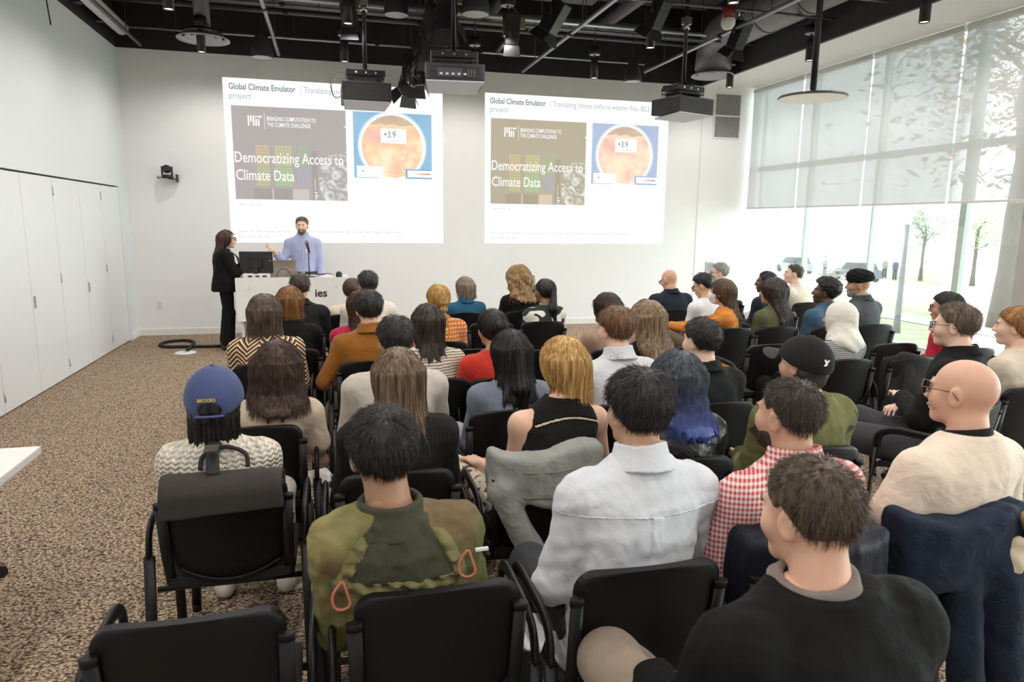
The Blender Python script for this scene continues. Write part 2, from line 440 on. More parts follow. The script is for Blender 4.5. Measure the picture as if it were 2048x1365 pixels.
# big flat duct
dk = thing('air_duct', 'flat dark air duct running across the ceiling deck', 'duct', (.5, 10.0, 4.92), group='ceiling ducts')
duct_m = plain('dark_grey_duct_metal', (.20, .20, .215), .45, metal=.3, var=.2)
MB().box((0, -.25, 0), (6.2, .25, .4), bev=.01).build('duct_body', duct_m, dk)
for x in (1.5, 3.0, 4.5): MB().box((x - .02, -.27, -.02), (x + .02, .27, .42)).build('duct_flange', black_paint, dk)
def round_duct(pts, r, label, ribs=True):
    d = thing('round_duct', label, 'duct', pts[0], group='round ceiling ducts')
    P = [Vector(p) - Vector(pts[0]) for p in pts]
    MB().tube(P, r, 28).build('duct_pipe', duct_m, d)
    if ribs:
        for i in range(len(P) - 1):
            L = (P[i+1] - P[i]).length; n = int(L / .9)
            for k in range(1, n + 1):
                c = P[i].lerp(P[i+1], k / (n + 1)); t = (P[i+1] - P[i]).normalized() * .02
                MB().tube([c - t, c + t], r + .012, 28).build('duct_band', duct_m, d)
    return d
round_duct([(8.72, -2, 4.62), (8.72, 9.7, 4.62), (8.74, 10.0, 4.60), (8.78, 10.22, 4.52), (8.8, 10.32, 4.38), (8.8, 10.34, 4.16)], .28, 'fat round air duct bending down to a diffuser beside the window soffit')
round_duct([(1.3, 7.9, 4.9), (1.3, 9.9, 4.9), (1.31, 10.2, 4.82), (1.32, 10.3, 4.7), (1.32, 10.32, 4.16)], .10, 'dark round duct dropping to the diffuser near the left wall', False)
round_duct([(4.3, 7.9, 4.9), (4.35, 9.9, 4.9), (4.4, 10.3, 4.80), (4.42, 10.4, 4.6), (4.42, 10.42, 4.16)], .16, 'dark round duct dropping behind the stage lamps', False)
def diffuser(x, y, z, r, label):
    d = thing('air_diffuser', label, 'diffuser', (x, y, z), group='round air diffusers')
    gm = plain('grey_diffuser_metal', (.42, .42, .45), .4, metal=.5)
    for k, (a, b2, dz) in enumerate([(1.0, .80, 0), (.70, .5, .02), (.42, .25, .035)]):
        MB().lathe([(r * a, dz), (r * a * .99, dz - .012), (r * b2, dz + .03), (r * b2 * .98, dz + .05), (r * a, dz)], 36).build('ring', gm, d)
    MB().lathe([(0, .03), (r * .16, .03), (r * .1, .06), (0, .07)], 24).build('cone', gm, d)
    MB().lathe([(r * .75, .08), (r * .6, .12), (0, .12)], 30).build('throat', blk, d)
diffuser(1.32, 10.32, 4.08, .33, 'round ceiling air diffuser near the left wall')
diffuser(8.8, 10.34, 4.08, .33, 'round ceiling air diffuser below the fat duct near the windows')
diffuser(4.42, 10.42, 4.08, .30, 'round ceiling air diffuser behind the row of stage lamps')

# lighting-grid pipes
def pipe(name, a, b, r, mat, label, rods=(), couplers=()):
    t = thing(name, label, 'pipe', a, group='ceiling pipes')
    d = Vector(b) - Vector(a)
    MB().tube([(0, 0, 0), d], r, 12).build('tube', mat, t)
    for f in rods:
        p = d * f
        MB().tube([p, (p.x, p.y, ZC - a[2])], .006, 6).build('hanger_rod', blk, t)
    for f in couplers:
        p = d * f; e = d.normalized() * .03
        MB().tube([p - e, p + e], r + .008, 12).build('coupler', blk, t)
for x, y1, l in ((.36, 11.2, 'closest to the left wall'), (2.2, 11.25, 'left of the first screen centre'), (4.07, 11.25, 'carrying the cluster of stage lamps'), (5.93, 11.25, 'over the second screen'), (7.8, 10.7, 'nearest the windows')):
    pipe('lighting_grid_pipe', (x, -2.5, ZP), (x, y1, ZP), .026, pipe_m if x > 1 else dpipe_m, 'silver grid pipe running to the front wall, ' + l, (.12, .35, .58, .80, .95), (.55, .7, .83))
k = 0
for y, z, m_ in ((10.95, 4.32, pipe_m), (10.35, 4.5, dpipe_m), (9.7, 4.42, dpipe_m), (9.0, 4.30, pipe_m), (8.0, 4.34, dpipe_m), (7.1, 4.30, pipe_m), (6.2, 4.36, dpipe_m), (4.4, 4.3, dpipe_m), (2.0, 4.3, dpipe_m)):
    nm = ['first', 'second', 'third', 'fourth', 'fifth', 'sixth', 'seventh', 'eighth', 'ninth'][k]
    pipe('cross_pipe', (.1, y, z), (XS - .1 if k % 3 else 7.9, y, z), .018 + .008 * (k % 2), m_, 'ceiling conduit running across the room, %s from the front wall' % nm, (.1, .3, .5, .7, .9), (.25, .45, .65)); k += 1
pipe('wide_duct_pipe', (.2, 10.7, 4.75), (9.1, 10.7, 4.75), .10, duct_m, 'thick dark pipe across the ceiling near the front wall', (.2, .6))
pipe('wide_duct_pipe', (5.2, 3.0, 4.72), (5.2, 10.6, 4.72), .07, dpipe_m, 'thick dark pipe running lengthways over the aisle', (.3, .7))
pipe('wide_duct_pipe', (7.0, 3.0, 4.75), (7.0, 10.6, 4.75), .085, duct_m, 'thick dark pipe running lengthways over the right seats', (.3, .7))

# cylinder downlights on a regular grid
glow = emis('warm_lamp_lens', (1.0, .82, .55), 9.0)
grey_ring = plain('grey_canopy_ring', (.5, .5, .52), .5)
DLX = (1.30, 3.12, 4.94, 6.77, 9.06); DLY = (10.25, 8.33, 6.48, 4.6, 2.7, .8, -1.2)
xn = ['left-hand', 'second-column', 'centre-column', 'fourth-column', 'window-side']; yn = ['nearest the front wall', 'second from the front wall', 'third from the front wall', 'fourth from the front wall', 'fifth from the front wall', 'sixth from the front wall', 'at the back of the room']
def downlight():
    t = thing('downlight', 'x', 'lamp', group='cylinder downlights')
    MB().tube([(0, 0, .26), (0, 0, ZC - 3.9 - (ZC - WT - .1 if False else 0))], .012, 8).build('stem', blk, t)
    MB().lathe([(0, .27), (.052, .27), (.055, .262), (.055, .0), (.047, .0), (.047, .02)], 22).build('can', blk, t)
    MB().lathe([(.047, .012), (0, .014)], 22).build('lens', glow, t)
    MB().lathe([(0, .44), (.085, .44), (.085, .345), (.08, .338), (.05, .338)], 22).build('canopy', blk, t)
    MB().lathe([(.078, .337), (.02, .336)], 22).build('canopy_ring', grey_ring, t)
    return t
_dl = downlight(); _first = True
lamp_data = bpy.data.lights.new('downlight_beam', 'SPOT')
lamp_data.energy = LAMP_W; lamp_data.color = LAMP_RGB; lamp_data.spot_size = math.radians(172); lamp_data.spot_blend = .6; lamp_data.shadow_soft_size = .06
for j, y in enumerate(DLY):
    for i, x in enumerate(DLX):
        if _first: t = _dl; _first = False; lo = put(bpy.data.objects.new('downlight_beam', lamp_data), t); lo.location = (0, 0, -.01)
        else: t = copy_tree(_dl)
        t.location = (x, y, 3.9); t['label'] = 'black cylinder downlight, %s one %s' % (xn[i], yn[j])

# pendant bell speakers
def bell(x, y, z, r, label):
    t = thing('pendant_speaker', label, 'speaker', (x, y, z), group='bell-shaped pendant speakers')
    MB().lathe([(r * .96, .0), (r, .02), (r * .98, .08), (r * .86, .16), (r * .6, .26), (r * .3, .33), (r * .1, .36), (0, .365)], 28).build('shell', plain('bell_grey', (.03, .03, .032), .5), t)
    MB().lathe([(r * .95, .004), (0, .004)], 28).build('grille', plain('pale_speaker_grille', (.5, .5, .54), .6), t)
    MB().tube([(0, 0, .36), (0, 0, ZC - z)], .004, 6).build('wire', blk, t)
bell(2.04, 10.34, 3.9, .145, 'black bell speaker hanging near the left edge of the first screen')
bell(4.41, 7.59, 3.9, .15, 'black bell speaker hanging above the middle projector')
bell(7.42, 10.31, 3.9, .135, 'black bell speaker hanging over the second screen')
bell(3.66, 8.4, 4.05, .14, 'black bell speaker half hidden behind the stage lamps')

# stage lamps with barn doors
def stage_lamp(loc, aim, label, s=1.0, warm=False, top=ZP):
    t = thing('stage_lamp', label, 'stage lamp', loc, group='stage lamps with barn doors')
    d = Vector(aim).normalized(); q = d.to_track_quat('-Z', 'Y').to_matrix().to_4x4()
    head = lambda v: q @ Vector(v)
    w, h = .085 * s, .17 * s
    mb = MB()
    mb.box((-w, -w, -h), (w, w, h), q, bev=.012)
    for k in range(4): mb.box((-w * 1.02, -w * 1.02, -h * .6 + k * .06 * s), (w * 1.02, w * 1.02, -h * .6 + k * .06 * s + .012), q)
    mb.build('lamp_body', blk_gloss, t)
    MB().lathe([(w * .92, -h - .02), (w * .92, -h), (0, -h)], 20, q).build('lens', plain('lamp_glass', (.25, .24, .22), .1) if not warm else glow, t)
    for k in range(4):
        a = k * PI / 2; rz = Matrix.Rotation(a, 4, 'Z'); 
        M = q @ rz @ Matrix.Translation((0, w, -h)) @ Matrix.Rotation(math.radians(-55), 4, 'X')
        L = .13 * s
        MB().poly([(-w, 0, 0), (w, 0, 0), (w * 1.25, L, 0), (-w * 1.25, L, 0)], .004, (0, 0, 1)).build('barn_door', blk, t).data.transform(M)
    # yoke to the pipe
    up = Vector((0, 0, top - loc[2]))
    c = Vector((0, 0, 0)); side = q.to_3x3() @ Vector((w + .012, 0, 0))
    MB().tube([side, side + up * .55, up * .8, -side + up * .55, -side], .009, 6, flat=(.016, .005)).tube([up * .8, up], .012, 8).build('yoke', blk, t)
    MB().tube([up + Vector((0, -.03, 0)), up + Vector((0, .03, 0))], .036, 12).build('clamp', chrome, t)
    MB().box((-.05, -.02, -.0), (.05, .02, .11), Matrix.Translation(c + q.to_3x3() @ Vector((w * 1.25, 0, 0)))).build('gel_frame', plain('brass_tint_metal', (.42, .33, .22), .4, metal=.5), t)
    return t
CLU = ((10.95, 3.86), (10.3, 3.90), (9.6, 3.94), (9.0, 3.99), (8.35, 4.0), (7.7, 4.02))
cl = ['front-most lamp of the cluster beside the left projector', 'second lamp of the cluster', 'third lamp of the cluster', 'fourth lamp of the cluster, mid row', 'fifth lamp of the cluster', 'rear lamp of the cluster above the projector']
for i, (y, z) in enumerate(CLU):
    stage_lamp((4.09 + .03 * (i % 2), y, z), (-.35 + .25 * (i % 3), 1.0, -1.15), 'black stage lamp with barn doors, ' + cl[i], 1.3, i in (1,))
stage_lamp((5.0, 8.35, 4.0), (.05, .5, -1), 'black stage lamp hanging right of the bell speaker above the middle projector', 1.0, top=4.3)
stage_lamp((5.45, 8.1, 4.10), (-.5, .5, -1), 'black stage lamp with wide barn doors over the second screen', 1.05, top=4.3)
stage_lamp((6.62, 7.85, 4.16), (-.25, .55, -1), 'black stage lamp left of the right-hand projector pole', .95, top=4.34)
stage_lamp((7.86, 8.1, 4.08), (-.15, .55, -1), 'black stage lamp beside the red fire alarm', .95, top=4.34)
stage_lamp((3.14, 8.6, 4.12), (.1, .6, -1), 'black stage lamp above the left projector', 1.0, top=4.34)

# projectors on poles
def projector(loc, rz, label, lens=False, w=.27, d=.24, h=.085, front_m=None, drop=0):
    t = thing('ceiling_projector', label, 'projector', loc, rz, group='ceiling projectors')
    body = plain('projector_charcoal', (.028, .028, .030), .5); under = plain('projector_underside_grey', (.55, .56, .64), .5)
    MB().box((-w, -d, -h * .35), (w, d, h), bev=.012).build('casing', body, t)
    MB().poly([(-w * .97, -d * .97, -h * .35), (w * .97, -d * .97, -h * .35), (w * .86, d * .9, -h * .55), (-w * .86, d * .9, -h * .55)], .012, (0, 0, -1)).build('bottom_shell', under, t)
    for k in range(7):
        MB().box((-w * .85, -d - .003, -h * .2 + k * h * .15), (w * .85, -d + .004, -h * .2 + k * h * .15 + .005)).build('vent_slat', front_m or blk, t)
    MB().box((-w * .75, -d * .6, h + .05), (w * .75, d * .6, h + .065)).box((-w * .6, -d * .5, h), (-w * .52, d * .5, h + .06)).box((w * .52, -d * .5, h), (w * .6, d * .5, h + .06)).build('mount_plate', blk, t)
    MB().box((-w * .8, -d * .55, h + .085), (w * .8, d * .55, h + .15), bev=.006).build('mount_box', blk, t)
    for k in (-1, 0, 1): MB().tube([(k * w * .4, -d * .56, h + .118), (k * w * .4, -d * .5, h + .118)], .012, 8).build('bolt', chrome, t)
    MB().tube([(0, 0, h + .15), (0, 0, ZC - loc[2])], .025, 12).build('pole', blk_gloss, t)
    MB().tube([(-.04, 0, ZP - loc[2] - .05), (.04, 0, ZP - loc[2] - .05)], .03, 10).box((-.045, -.045, ZP - loc[2] - .02), (.045, .045, ZP - loc[2] + .06)).build('pole_clamp', chrome, t)
    pts = [(-w, -.05, h * .1), (-w - .09, -.08, h * .0), (-w - .12, -.05, h * 1.2), (-w - .05, 0, h + .12), (-w * .7, 0, h + .14)]
    MB().tube(smooth_path(pts, 5), .004, 6).build('cable', blk, t)
    MB().tube(smooth_path([(p[0] + .01, p[1] - .05, p[2] * .8 - .02) for p in pts], 5), .003, 6).build('cable', blk, t)
    if lens:
        MB().tube([(-w, .05, .03), (-w - .11, .05, .03)], [.07, .075], 22).tube([(-w - .10, .05, .03), (-w - .14, .05, .03)], .09, 22).build('lens_barrel', blk_gloss, t)
        MB().box((-w * .6, -d - .006, -h * .1), (w * .25, -d, h * .6)).build('socket_panel', plain('socket_panel_grey', (.06, .06, .065), .4), t)
        for k in range(5): MB().box((-w * .52 + k * .06, -d - .010, h * .05), (-w * .52 + k * .06 + .03, -d - .004, h * .22)).build('socket', plain('pale_socket', (.5, .5, .5), .4), t)
        for k in range(6):
            for j in range(3): MB().box((w * .42 + j * .03, -d - .008, -h * .05 + k * .012), (w * .42 + j * .03 + .016, -d - .002, -h * .05 + k * .012 + .006)).build('key_button', plain('grey_key', (.2, .2, .2), .5), t)
    return t
def smooth_path(pts, n):
    P = [Vector(p) for p in pts]; out = []
    for i in range(len(P) - 1):
        p0 = P[max(i - 1, 0)]; p1 = P[i]; p2 = P[i + 1]; p3 = P[min(i + 2, len(P) - 1)]
        for k in range(n):
            t = k / n
            out.append(.5 * ((2 * p1) + (p2 - p0) * t + (2 * p0 - 5 * p1 + 4 * p2 - p3) * t * t + (3 * p1 - p0 - 3 * p2 + p3) * t ** 3))
    out.append(P[-1]); return out
projector((3.3, 8.45, 3.13), 0.02, 'black projector on a ceiling pole in front of the first slide', front_m=plain('brown_vent_mesh', (.10, .075, .062), .6), h=.15)
projector((4.16, 7.5, 3.20), -.12, 'large black projector with round lens pointing left and a socket panel', lens=True, w=.30, d=.30, h=.12)
projector((7.1, 8.05, 3.12), .32, 'black projector with pale underside hanging in front of the second slide', w=.29, d=.24, h=.14)

# hanging white disc
t = thing('hanging_disc', 'round white disc hanging on a thick black pole before the windows', 'ceiling fixture', (8.3, 7.2, 3.2))
MB().lathe([(.375, .0), (.38, .012), (.37, .025), (0, .035)], 48).build('top_shell', plain('dark_disc_rim', (.06, .06, .06), .4), t)
MB().lathe([(.372, -.002), (.3, -.006), (0, -.008)], 48).build('disc_face', plain('white_disc_face', (.95, .96, .93), .5), t)
MB().tube([(0, 0, .08), (0, 0, ZC - 3.2)], .035, 14).build('pole', blk, t)
MB().lathe([(0, .03), (.10, .03), (.10, .06), (.05, .09), (.0, .09)], 20).build('bracket', chrome, t)

# fire alarm strobe
t = thing('fire_alarm_strobe', 'red and white fire alarm strobe on the ceiling pipe', 'alarm', (7.45, 7.7, 4.08))
MB().tube([(0, 0, .05), (0, 0, .18)], .075, 20).build('base', plain('alarm_red', (.22, .02, .02), .4), t)
MB().lathe([(.075, .05), (.085, .03), (.08, -.02), (.05, -.06), (0, -.075)], 22).build('dome', plain('strobe_white', (.75, .72, .68), .25), t)

# projection screen housing along the left wall
t = thing('screen_housing', 'long white roller screen housing under the ceiling on the left wall', 'screen housing', (.22, 8.3, 4.27))
MB().tube([(0, 0, 0), (0, 2.55, 0)], .085, 22).box((-.1, 0, -.03), (0, 2.55, .09)).build('casing', whitep, t)
MB().tube([(0, 2.55, 0), (0, 2.57, 0)], .088, 22).build('end_cap', plain('pale_end_cap', (.66, .64, .64), .5), t)
MB().box((-.13, -.2, .04), (-.09, 2.6, .10)).build('mount_rail', blk, t)
for y in (.4, 1.2, 2.0): MB().box((-.16, y, -.06), (-.08, y + .12, .02), bev=.01).build('bracket', blk, t)
# thin microphone rod on the left wall
t = thing('wall_antenna', 'thin black antenna rod high on the left wall', 'antenna', (0, 8.72, 3.9))
MB().tube([(.0, 0, .12), (.05, 0, .1), (.06, .03, -.14)], .008, 8).build('rod', blk, t)
MB().box((0, -.02, .09), (.012, .02, .15)).build('plate', whitep, t)
# ------------------------------------------------------------------ front wall: projected slides
SL = 1.02
def txt(body, size, loc, mat, parent, name, sx=1.0, bold=0.0, align='LEFT', sp=1.0, line=1.0):
    """flat lettering on the front wall (faces -y), converted to a mesh"""
    cu = bpy.data.curves.new(name, 'FONT'); cu.body = body; cu.size = size; cu.align_x = align; cu.offset = bold
    cu.space_character = sp; cu.space_line = line; cu.resolution_u = 3
    tmp = bpy.data.objects.new('tmp_text', cu); COL.objects.link(tmp)
    dg = bpy.context.evaluated_depsgraph_get(); me = bpy.data.meshes.new_from_object(tmp.evaluated_get(dg))
    bpy.data.objects.remove(tmp, do_unlink=True); bpy.data.curves.remove(cu)
    M = Matrix(((sx, 0, 0, 0), (0, 0, -1, 0), (0, 1, 0, 0), (0, 0, 0, 1)))
    me.transform(M); me.materials.clear(); me.materials.append(mat); me.name = name
    o = bpy.data.objects.new(name, me); put(o, parent); o.location = loc; return o
def proj_mat(name, col, s=1.0):
    """what the projector throws on the wall: light of that colour"""
    m, nt, b = new_mat(name)
    b.inputs['Base Color'].default_value = (.06, .06, .06, 1); b.inputs['Roughness'].default_value = 1; b.inputs['Specular IOR Level'].default_value = 0
    b.inputs['Emission Color'].default_value = rgba(col); b.inputs['Emission Strength'].default_value = s * SL
    return m
def globe_mat(name, warm):
    m, nt, b = new_mat(name)
    b.inputs['Base Color'].default_value = (.06, .06, .06, 1); b.inputs['Roughness'].default_value = 1; b.inputs['Specular IOR Level'].default_value = 0
    v = coords(nt)
    nz = N(nt, 'ShaderNodeTexNoise'); nz.inputs['Scale'].default_value = 3.2; nz.inputs['Detail'].default_value = 2; nt.links.new(v, nz.inputs['Vector'])
    cr = N(nt, 'ShaderNodeValToRGB'); e = cr.color_ramp.elements
    e[0].position = .36; e[0].color = rgba(srgb(246, 188, 176)); e[1].position = .64; e[1].color = rgba(srgb(255, 234, 200))
    x = e.new(.5); x.color = rgba(srgb(254, 208, 166)) if warm else rgba(srgb(254, 220, 195))
    nt.links.new(nz.outputs[0], cr.inputs[0])
    sx = N(nt, 'ShaderNodeSeparateXYZ'); nt.links.new(v, sx.inputs[0])
    top = math_node(nt, 'GREATER_THAN', math_node(nt, 'MULTIPLY_ADD', nz.outputs[0], .3, sx.outputs[2]), .49)
    col = mixc(nt, math_node(nt, 'MULTIPLY', top, .75), cr.outputs[0], srgb(190, 172, 150))
    nt.links.new(col, b.inputs['Emission Color']); b.inputs['Emission Strength'].default_value = SL
    return m
def sky_panel_mat(name, a, bcol):
    m, nt, b = new_mat(name)
    b.inputs['Base Color'].default_value = (.06, .06, .06, 1); b.inputs['Roughness'].default_value = 1; b.inputs['Specular IOR Level'].default_value = 0
    nz = N(nt, 'ShaderNodeTexNoise'); nz.inputs['Scale'].default_value = 1.5; nt.links.new(coords(nt), nz.inputs['Vector'])
    nt.links.new(mixc(nt, nz.outputs[0], a, bcol), b.inputs['Emission Color']); b.inputs['Emission Strength'].default_value = SL
    return m
def swirl_mat(name, dark, light):
    m, nt, b = new_mat(name)
    b.inputs['Base Color'].default_value = (.06, .06, .06, 1); b.inputs['Roughness'].default_value = 1; b.inputs['Specular IOR Level'].default_value = 0
    w = N(nt, 'ShaderNodeTexNoise'); w.inputs['Scale'].default_value = 5.0; w.inputs['Detail'].default_value = 6; w.inputs['Distortion'].default_value = 2.2
    nt.links.new(coords(nt), w.inputs['Vector'])
    cr = N(nt, 'ShaderNodeValToRGB'); cr.color_ramp.elements[0].position = .45; cr.color_ramp.elements[1].position = .75
    cr.color_ramp.elements[0].color = rgba(dark); cr.color_ramp.elements[1].color = rgba(light)
    nt.links.new(w.outputs[0], cr.inputs[0]); nt.links.new(cr.outputs[0], b.inputs['Emission Color']); b.inputs['Emission Strength'].default_value = SL
    return m
def slide(x0, nm, label, grey, blue1, blue2, warm):
    t = thing('projected_slide', label, 'projection', (x0, D, 1.40), group='projected slides')
    wht = proj_mat(nm + '_white', (1, 1, .985)); W_, H_ = 3.26, 2.41
    def rect(xa, za, xb, zb, lay, mat, name, par=None):
        y = -.002 - .0015 * lay
        return MB().box((xa, y, za), (xb, y + .001, zb)).build(name, mat, par or t)
    def text(s, size, x, z, lay, mat, name, **k): return txt(s, size, (x, -.0025 - .0015 * lay, z), mat, t, name, **k)
    rect(0, 0, W_, H_, 0, wht, 'slide_background')
    tx1 = proj_mat(nm + '_title_ink', srgb(120, 135, 140)); tx2 = proj_mat(nm + '_subtitle_ink', srgb(165, 182, 188)); tx3 = proj_mat(nm + '_faint_ink', srgb(232, 234, 232))
    text('Global Climate Emulator', .125, .08, 2.25, 2, tx1, 'title_text', bold=.0022, sx=.75)
    rect(1.105, 2.235, 1.111, 2.35, 2, tx2, 'title_rule'); text('Translating climate shifts to weather files- BC3', .125, 1.15, 2.25, 2, tx2, 'title_text', sx=.735)
    text('project', .125, .08, 2.12, 2, tx2, 'title_text', sx=.85)
    rl = random.Random(9)
    for zz, xa, xb in ((.56, .14, .42), (.155, .10, 2.5), (.075, .10, .55)):
        while xa < xb:
            w_ = rl.uniform(.05, .16); rect(xa, zz, xa + w_, zz + .03, 2, tx3, 'illegible_word'); xa += w_ + .03
    # picture at left
    pa, pb, pz0, pz1 = .10, 1.75, .655, 2.02
    gm = sky_panel_mat(nm + '_picture_grey', grey, tuple(c * .93 for c in grey))
    rect(pa, pz0, pb, pz1, 1, gm, 'picture_panel')
    lw = proj_mat(nm + '_lettering', (.97, .98, .97))
    chip = [(.42, 1.16, .60, 1.46, srgb(226, 196, 130)), (.69, 1.16, .93, 1.46, srgb(206, 208, 130)), (1.02, 1.16, 1.16, 1.46, srgb(150, 196, 130)),
            (.42, .86, .60, 1.14, srgb(200, 205, 120)), (.69, .86, .93, 1.14, srgb(160, 214, 140)), (1.00, .86, 1.18, 1.14, srgb(168, 172, 200))]
    for a, z0, c, z1, col in chip:
        dim = tuple(x * .62 + g * .38 for x, g in zip(col, grey))
        rect(a, z0, c, z1, 2, proj_mat(nm + '_chip', dim), 'chip_block')
        n_, m_ = 5, 7
        for i in range(1, n_): rect(a + (c - a) * i / n_ - .004, z0, a + (c - a) * i / n_ + .004, z1, 3, gm, 'chip_line')
        for j in range(1, m_): rect(a, z0 + (z1 - z0) * j / m_ - .004, c, z0 + (z1 - z0) * j / m_ + .004, 3, gm, 'chip_line')
    gb = proj_mat(nm + '_board', tuple(g * .82 for g in grey)); gl = proj_mat(nm + '_board_edge', tuple(min(1, g * 1.35) for g in grey))
    rect(.36, .66, .62, .82, 2, gb, 'board_block'); rect(.66, .66, .92, .82, 2, gb, 'board_block'); rect(.95, .66, 1.17, .82, 2, gl, 'board_block')
    for x in (.63, .93): rect(x, .66, x + .02, .82, 3, gl, 'board_edge')
    rect(1.22, .66, 1.31, 1.40, 2, gb, 'board_block'); rect(1.262, .80, 1.268, .98, 3, lw, 'board_edge')
    sm = swirl_mat(nm + '_storm', tuple(g * .95 for g in grey), (.9, .95, .93))
    n = 28; cx, cz = 1.62, .97
    pts = []
    for i in range(n + 1):
        a = PI / 2 + .45 + i / n * (PI * 1.02 - .55); pts.append((min(pb, cx + .30 * math.cos(a)), 0, max(pz0, min(pz1, cz + .42 * math.sin(a)))))
    pts = [(pb, 0, cz + .43)] + pts + [(pb, 0, pz0)]
    MB().poly([(p[0], -.005, p[2]) for p in pts], .001, (0, 1, 0)).build('storm_picture', sm, t)
    for i, h0 in enumerate((1, .62, 1)): rect(.325 + i * .036, 1.885 - .15 * h0, .325 + i * .036 + .022, 1.885, 4, lw, 'logo_bar')
    rect(.433, 1.735, .455, 1.835, 4, lw, 'logo_bar'); rect(.433, 1.858, .455, 1.885, 4, lw, 'logo_bar')
    rect(.469, 1.735, .491, 1.835, 4, lw, 'logo_bar'); rect(.469, 1.858, .525, 1.885, 4, lw, 'logo_bar')
    rect(.560, 1.69, .566, 1.93, 4, lw, 'logo_rule')
    text('BRINGING COMPUTATION TO', .088, .595, 1.82, 4, lw, 'logo_text', sx=.58, bold=.0012)
    text('THE CLIMATE CHALLENGE', .088, .595, 1.735, 4, lw, 'logo_text', sx=.60, bold=.0012)
    text('Democratizing Access to', .225, .105, 1.20, 5, lw, 'headline_text', sx=.70, bold=.0012)
    text('Climate Data', .225, .115, .94, 5, lw, 'headline_text', sx=.70, bold=.0012)
    rect(pb - .03, 1.77, pb, 1.785, 4, lw, 'logo_rule')
    for i in range(5): rect(1.255 + .012 * (i % 2), .67 + i * .024, 1.28 + .012 * (i % 3), .685 + i * .024, 4, lw, 'board_lettering')
    # globe picture at right
    ga, gb_, gz0, gz1 = 1.86, 3.08, 1.02, 2.02
    rect(ga, gz0, gb_, gz1, 1, sky_panel_mat(nm + '_sky_blue', blue1, blue2), 'globe_panel')
    gx, gzc = (ga + gb_) / 2 - .01, 1.505
    def disc(rr, lay, mat, name, zc=gzc):
        p = []
        for i in range(64):
            a = 2 * PI * i / 64; p.append((max(ga, min(gb_, gx + rr * math.cos(a))), -.002 - .0015 * lay, max(gz0, min(gz1, zc + rr * math.sin(a)))))
        return MB().poly(p, .001, (0, 1, 0)).build(name, mat, t)
    for i, k in enumerate((.54, .525, .505)):
        f = .35 + .3 * i; disc(k, 2 + i * .3, proj_mat(nm + '_halo', tuple(c * (1 - f) + f for c in blue2)), 'globe_halo')
    o = disc(.478, 3.2, globe_mat(nm + '_globe', warm), 'globe')
    o.data.transform(Matrix.Translation((-gx, 0, -gzc))); o.location = (gx, 0, gzc)
    rect(2.28, 1.56, 2.68, 1.78, 4, wht, 'value_card')
    ink = proj_mat(nm + '_value_ink', srgb(92, 100, 104))
    text('+3.9', .135, 2.32, 1.645, 5, ink, 'value_text', sx=.8); rect(2.41, 1.585, 2.6, 1.61, 5, tx3, 'illegible_word')
    rect(1.90, 1.03, 2.31, 1.20, 4, wht, 'legend_card'); rect(1.985, 1.115, 2.005, 1.135, 5, ink, 'legend_dot')
    rect(2.66, 1.03, 3.08, 1.17, 4, proj_mat(nm + '_legend_edge', blue1), 'legend_card'); rect(2.69, 1.045, 3.08, 1.15, 5, wht, 'legend_card')
    for i, c in enumerate((srgb(238, 200, 190), srgb(228, 140, 125), srgb(190, 120, 110), srgb(110, 95, 95))): rect(2.81 + i * .06, 1.09, 2.87 + i * .06, 1.105, 6, proj_mat(nm + '_scale', c), 'legend_scale')
    rnd = random.Random(4)
    for i in range(16):
        x = gx + rnd.uniform(-.28, .2); z = gzc + rnd.uniform(-.40, .0); rect(x, z, x + rnd.uniform(.03, .07), z + .008, 5, proj_mat(nm + '_place', (1, .93, .88)), 'place_name')
    return t
slide(1.385, 'slide_one', 'large projected slide behind the two presenters at left', srgb(178, 170, 167), srgb(122, 172, 208), srgb(160, 202, 228), True)
slide(5.335, 'slide_two', 'projected slide right of the gap, next to the windows', srgb(184, 173, 150), srgb(165, 182, 214), srgb(186, 200, 226), False)

# ------------------------------------------------------------------ things on the front wall
t = thing('wall_camera', 'black pan-tilt camera on a bracket on the front wall', 'camera', (.58, D - .14, 2.33))
MB().lathe([(0, 0), (.075, 0), (.08, .02), (.075, .05), (0, .055)], 22).build('base', blk, t)
MB().box((-.075, -.02, .05), (-.055, .03, .17), bev=.006).box((.055, -.02, .05), (.075, .03, .17), bev=.006).build('yoke', blk, t)
MB().lathe([(0, -.06), (.055, -.05), (.06, 0), (.055, .05), (0, .06)], 20, Matrix.Translation((0, 0, .13)) @ Matrix.Rotation(PI / 2, 4, 'X')).build('head', blk_gloss, t)
MB().tube([(0, -.05, .13), (0, -.085, .125)], .034, 18).build('lens', plain('camera_lens_glass', (.02, .025, .05), .08), t)
MB().box((.02, -.03, -.012), (.13, .13, -.002)).box((.11, .02, -.05), (.125, .14, .06)).build('bracket', blk, t)
MB().tube(smooth_path([(-.07, .03, .02), (-.13, .05, .0), (-.15, .08, .02), (-.14, .13, .03)], 5), .006, 6).build('cable', blk, t)
t = thing('air_grille', 'tall grey louvred air grille on the front wall by the windows', 'grille', (9.73, D, 3.65))
MB().box((-.27, -.012, -.39), (-.245, 0, .39)).box((.245, -.012, -.39), (.27, 0, .39)).box((-.245, -.012, .365), (.245, 0, .39)).box((-.245, -.012, -.39), (.245, 0, -.365)).box((-.245, -.012, -.012), (.245, 0, .012)).build('frame', whitep, t)
MB().box((-.245, -.003, -.365), (.245, -.001, .365)).build('backing', plain('grille_shadow_grey', (.10, .10, .10), .8), t)
lm = plain('grille_louvre', (.42, .42, .41), .5)
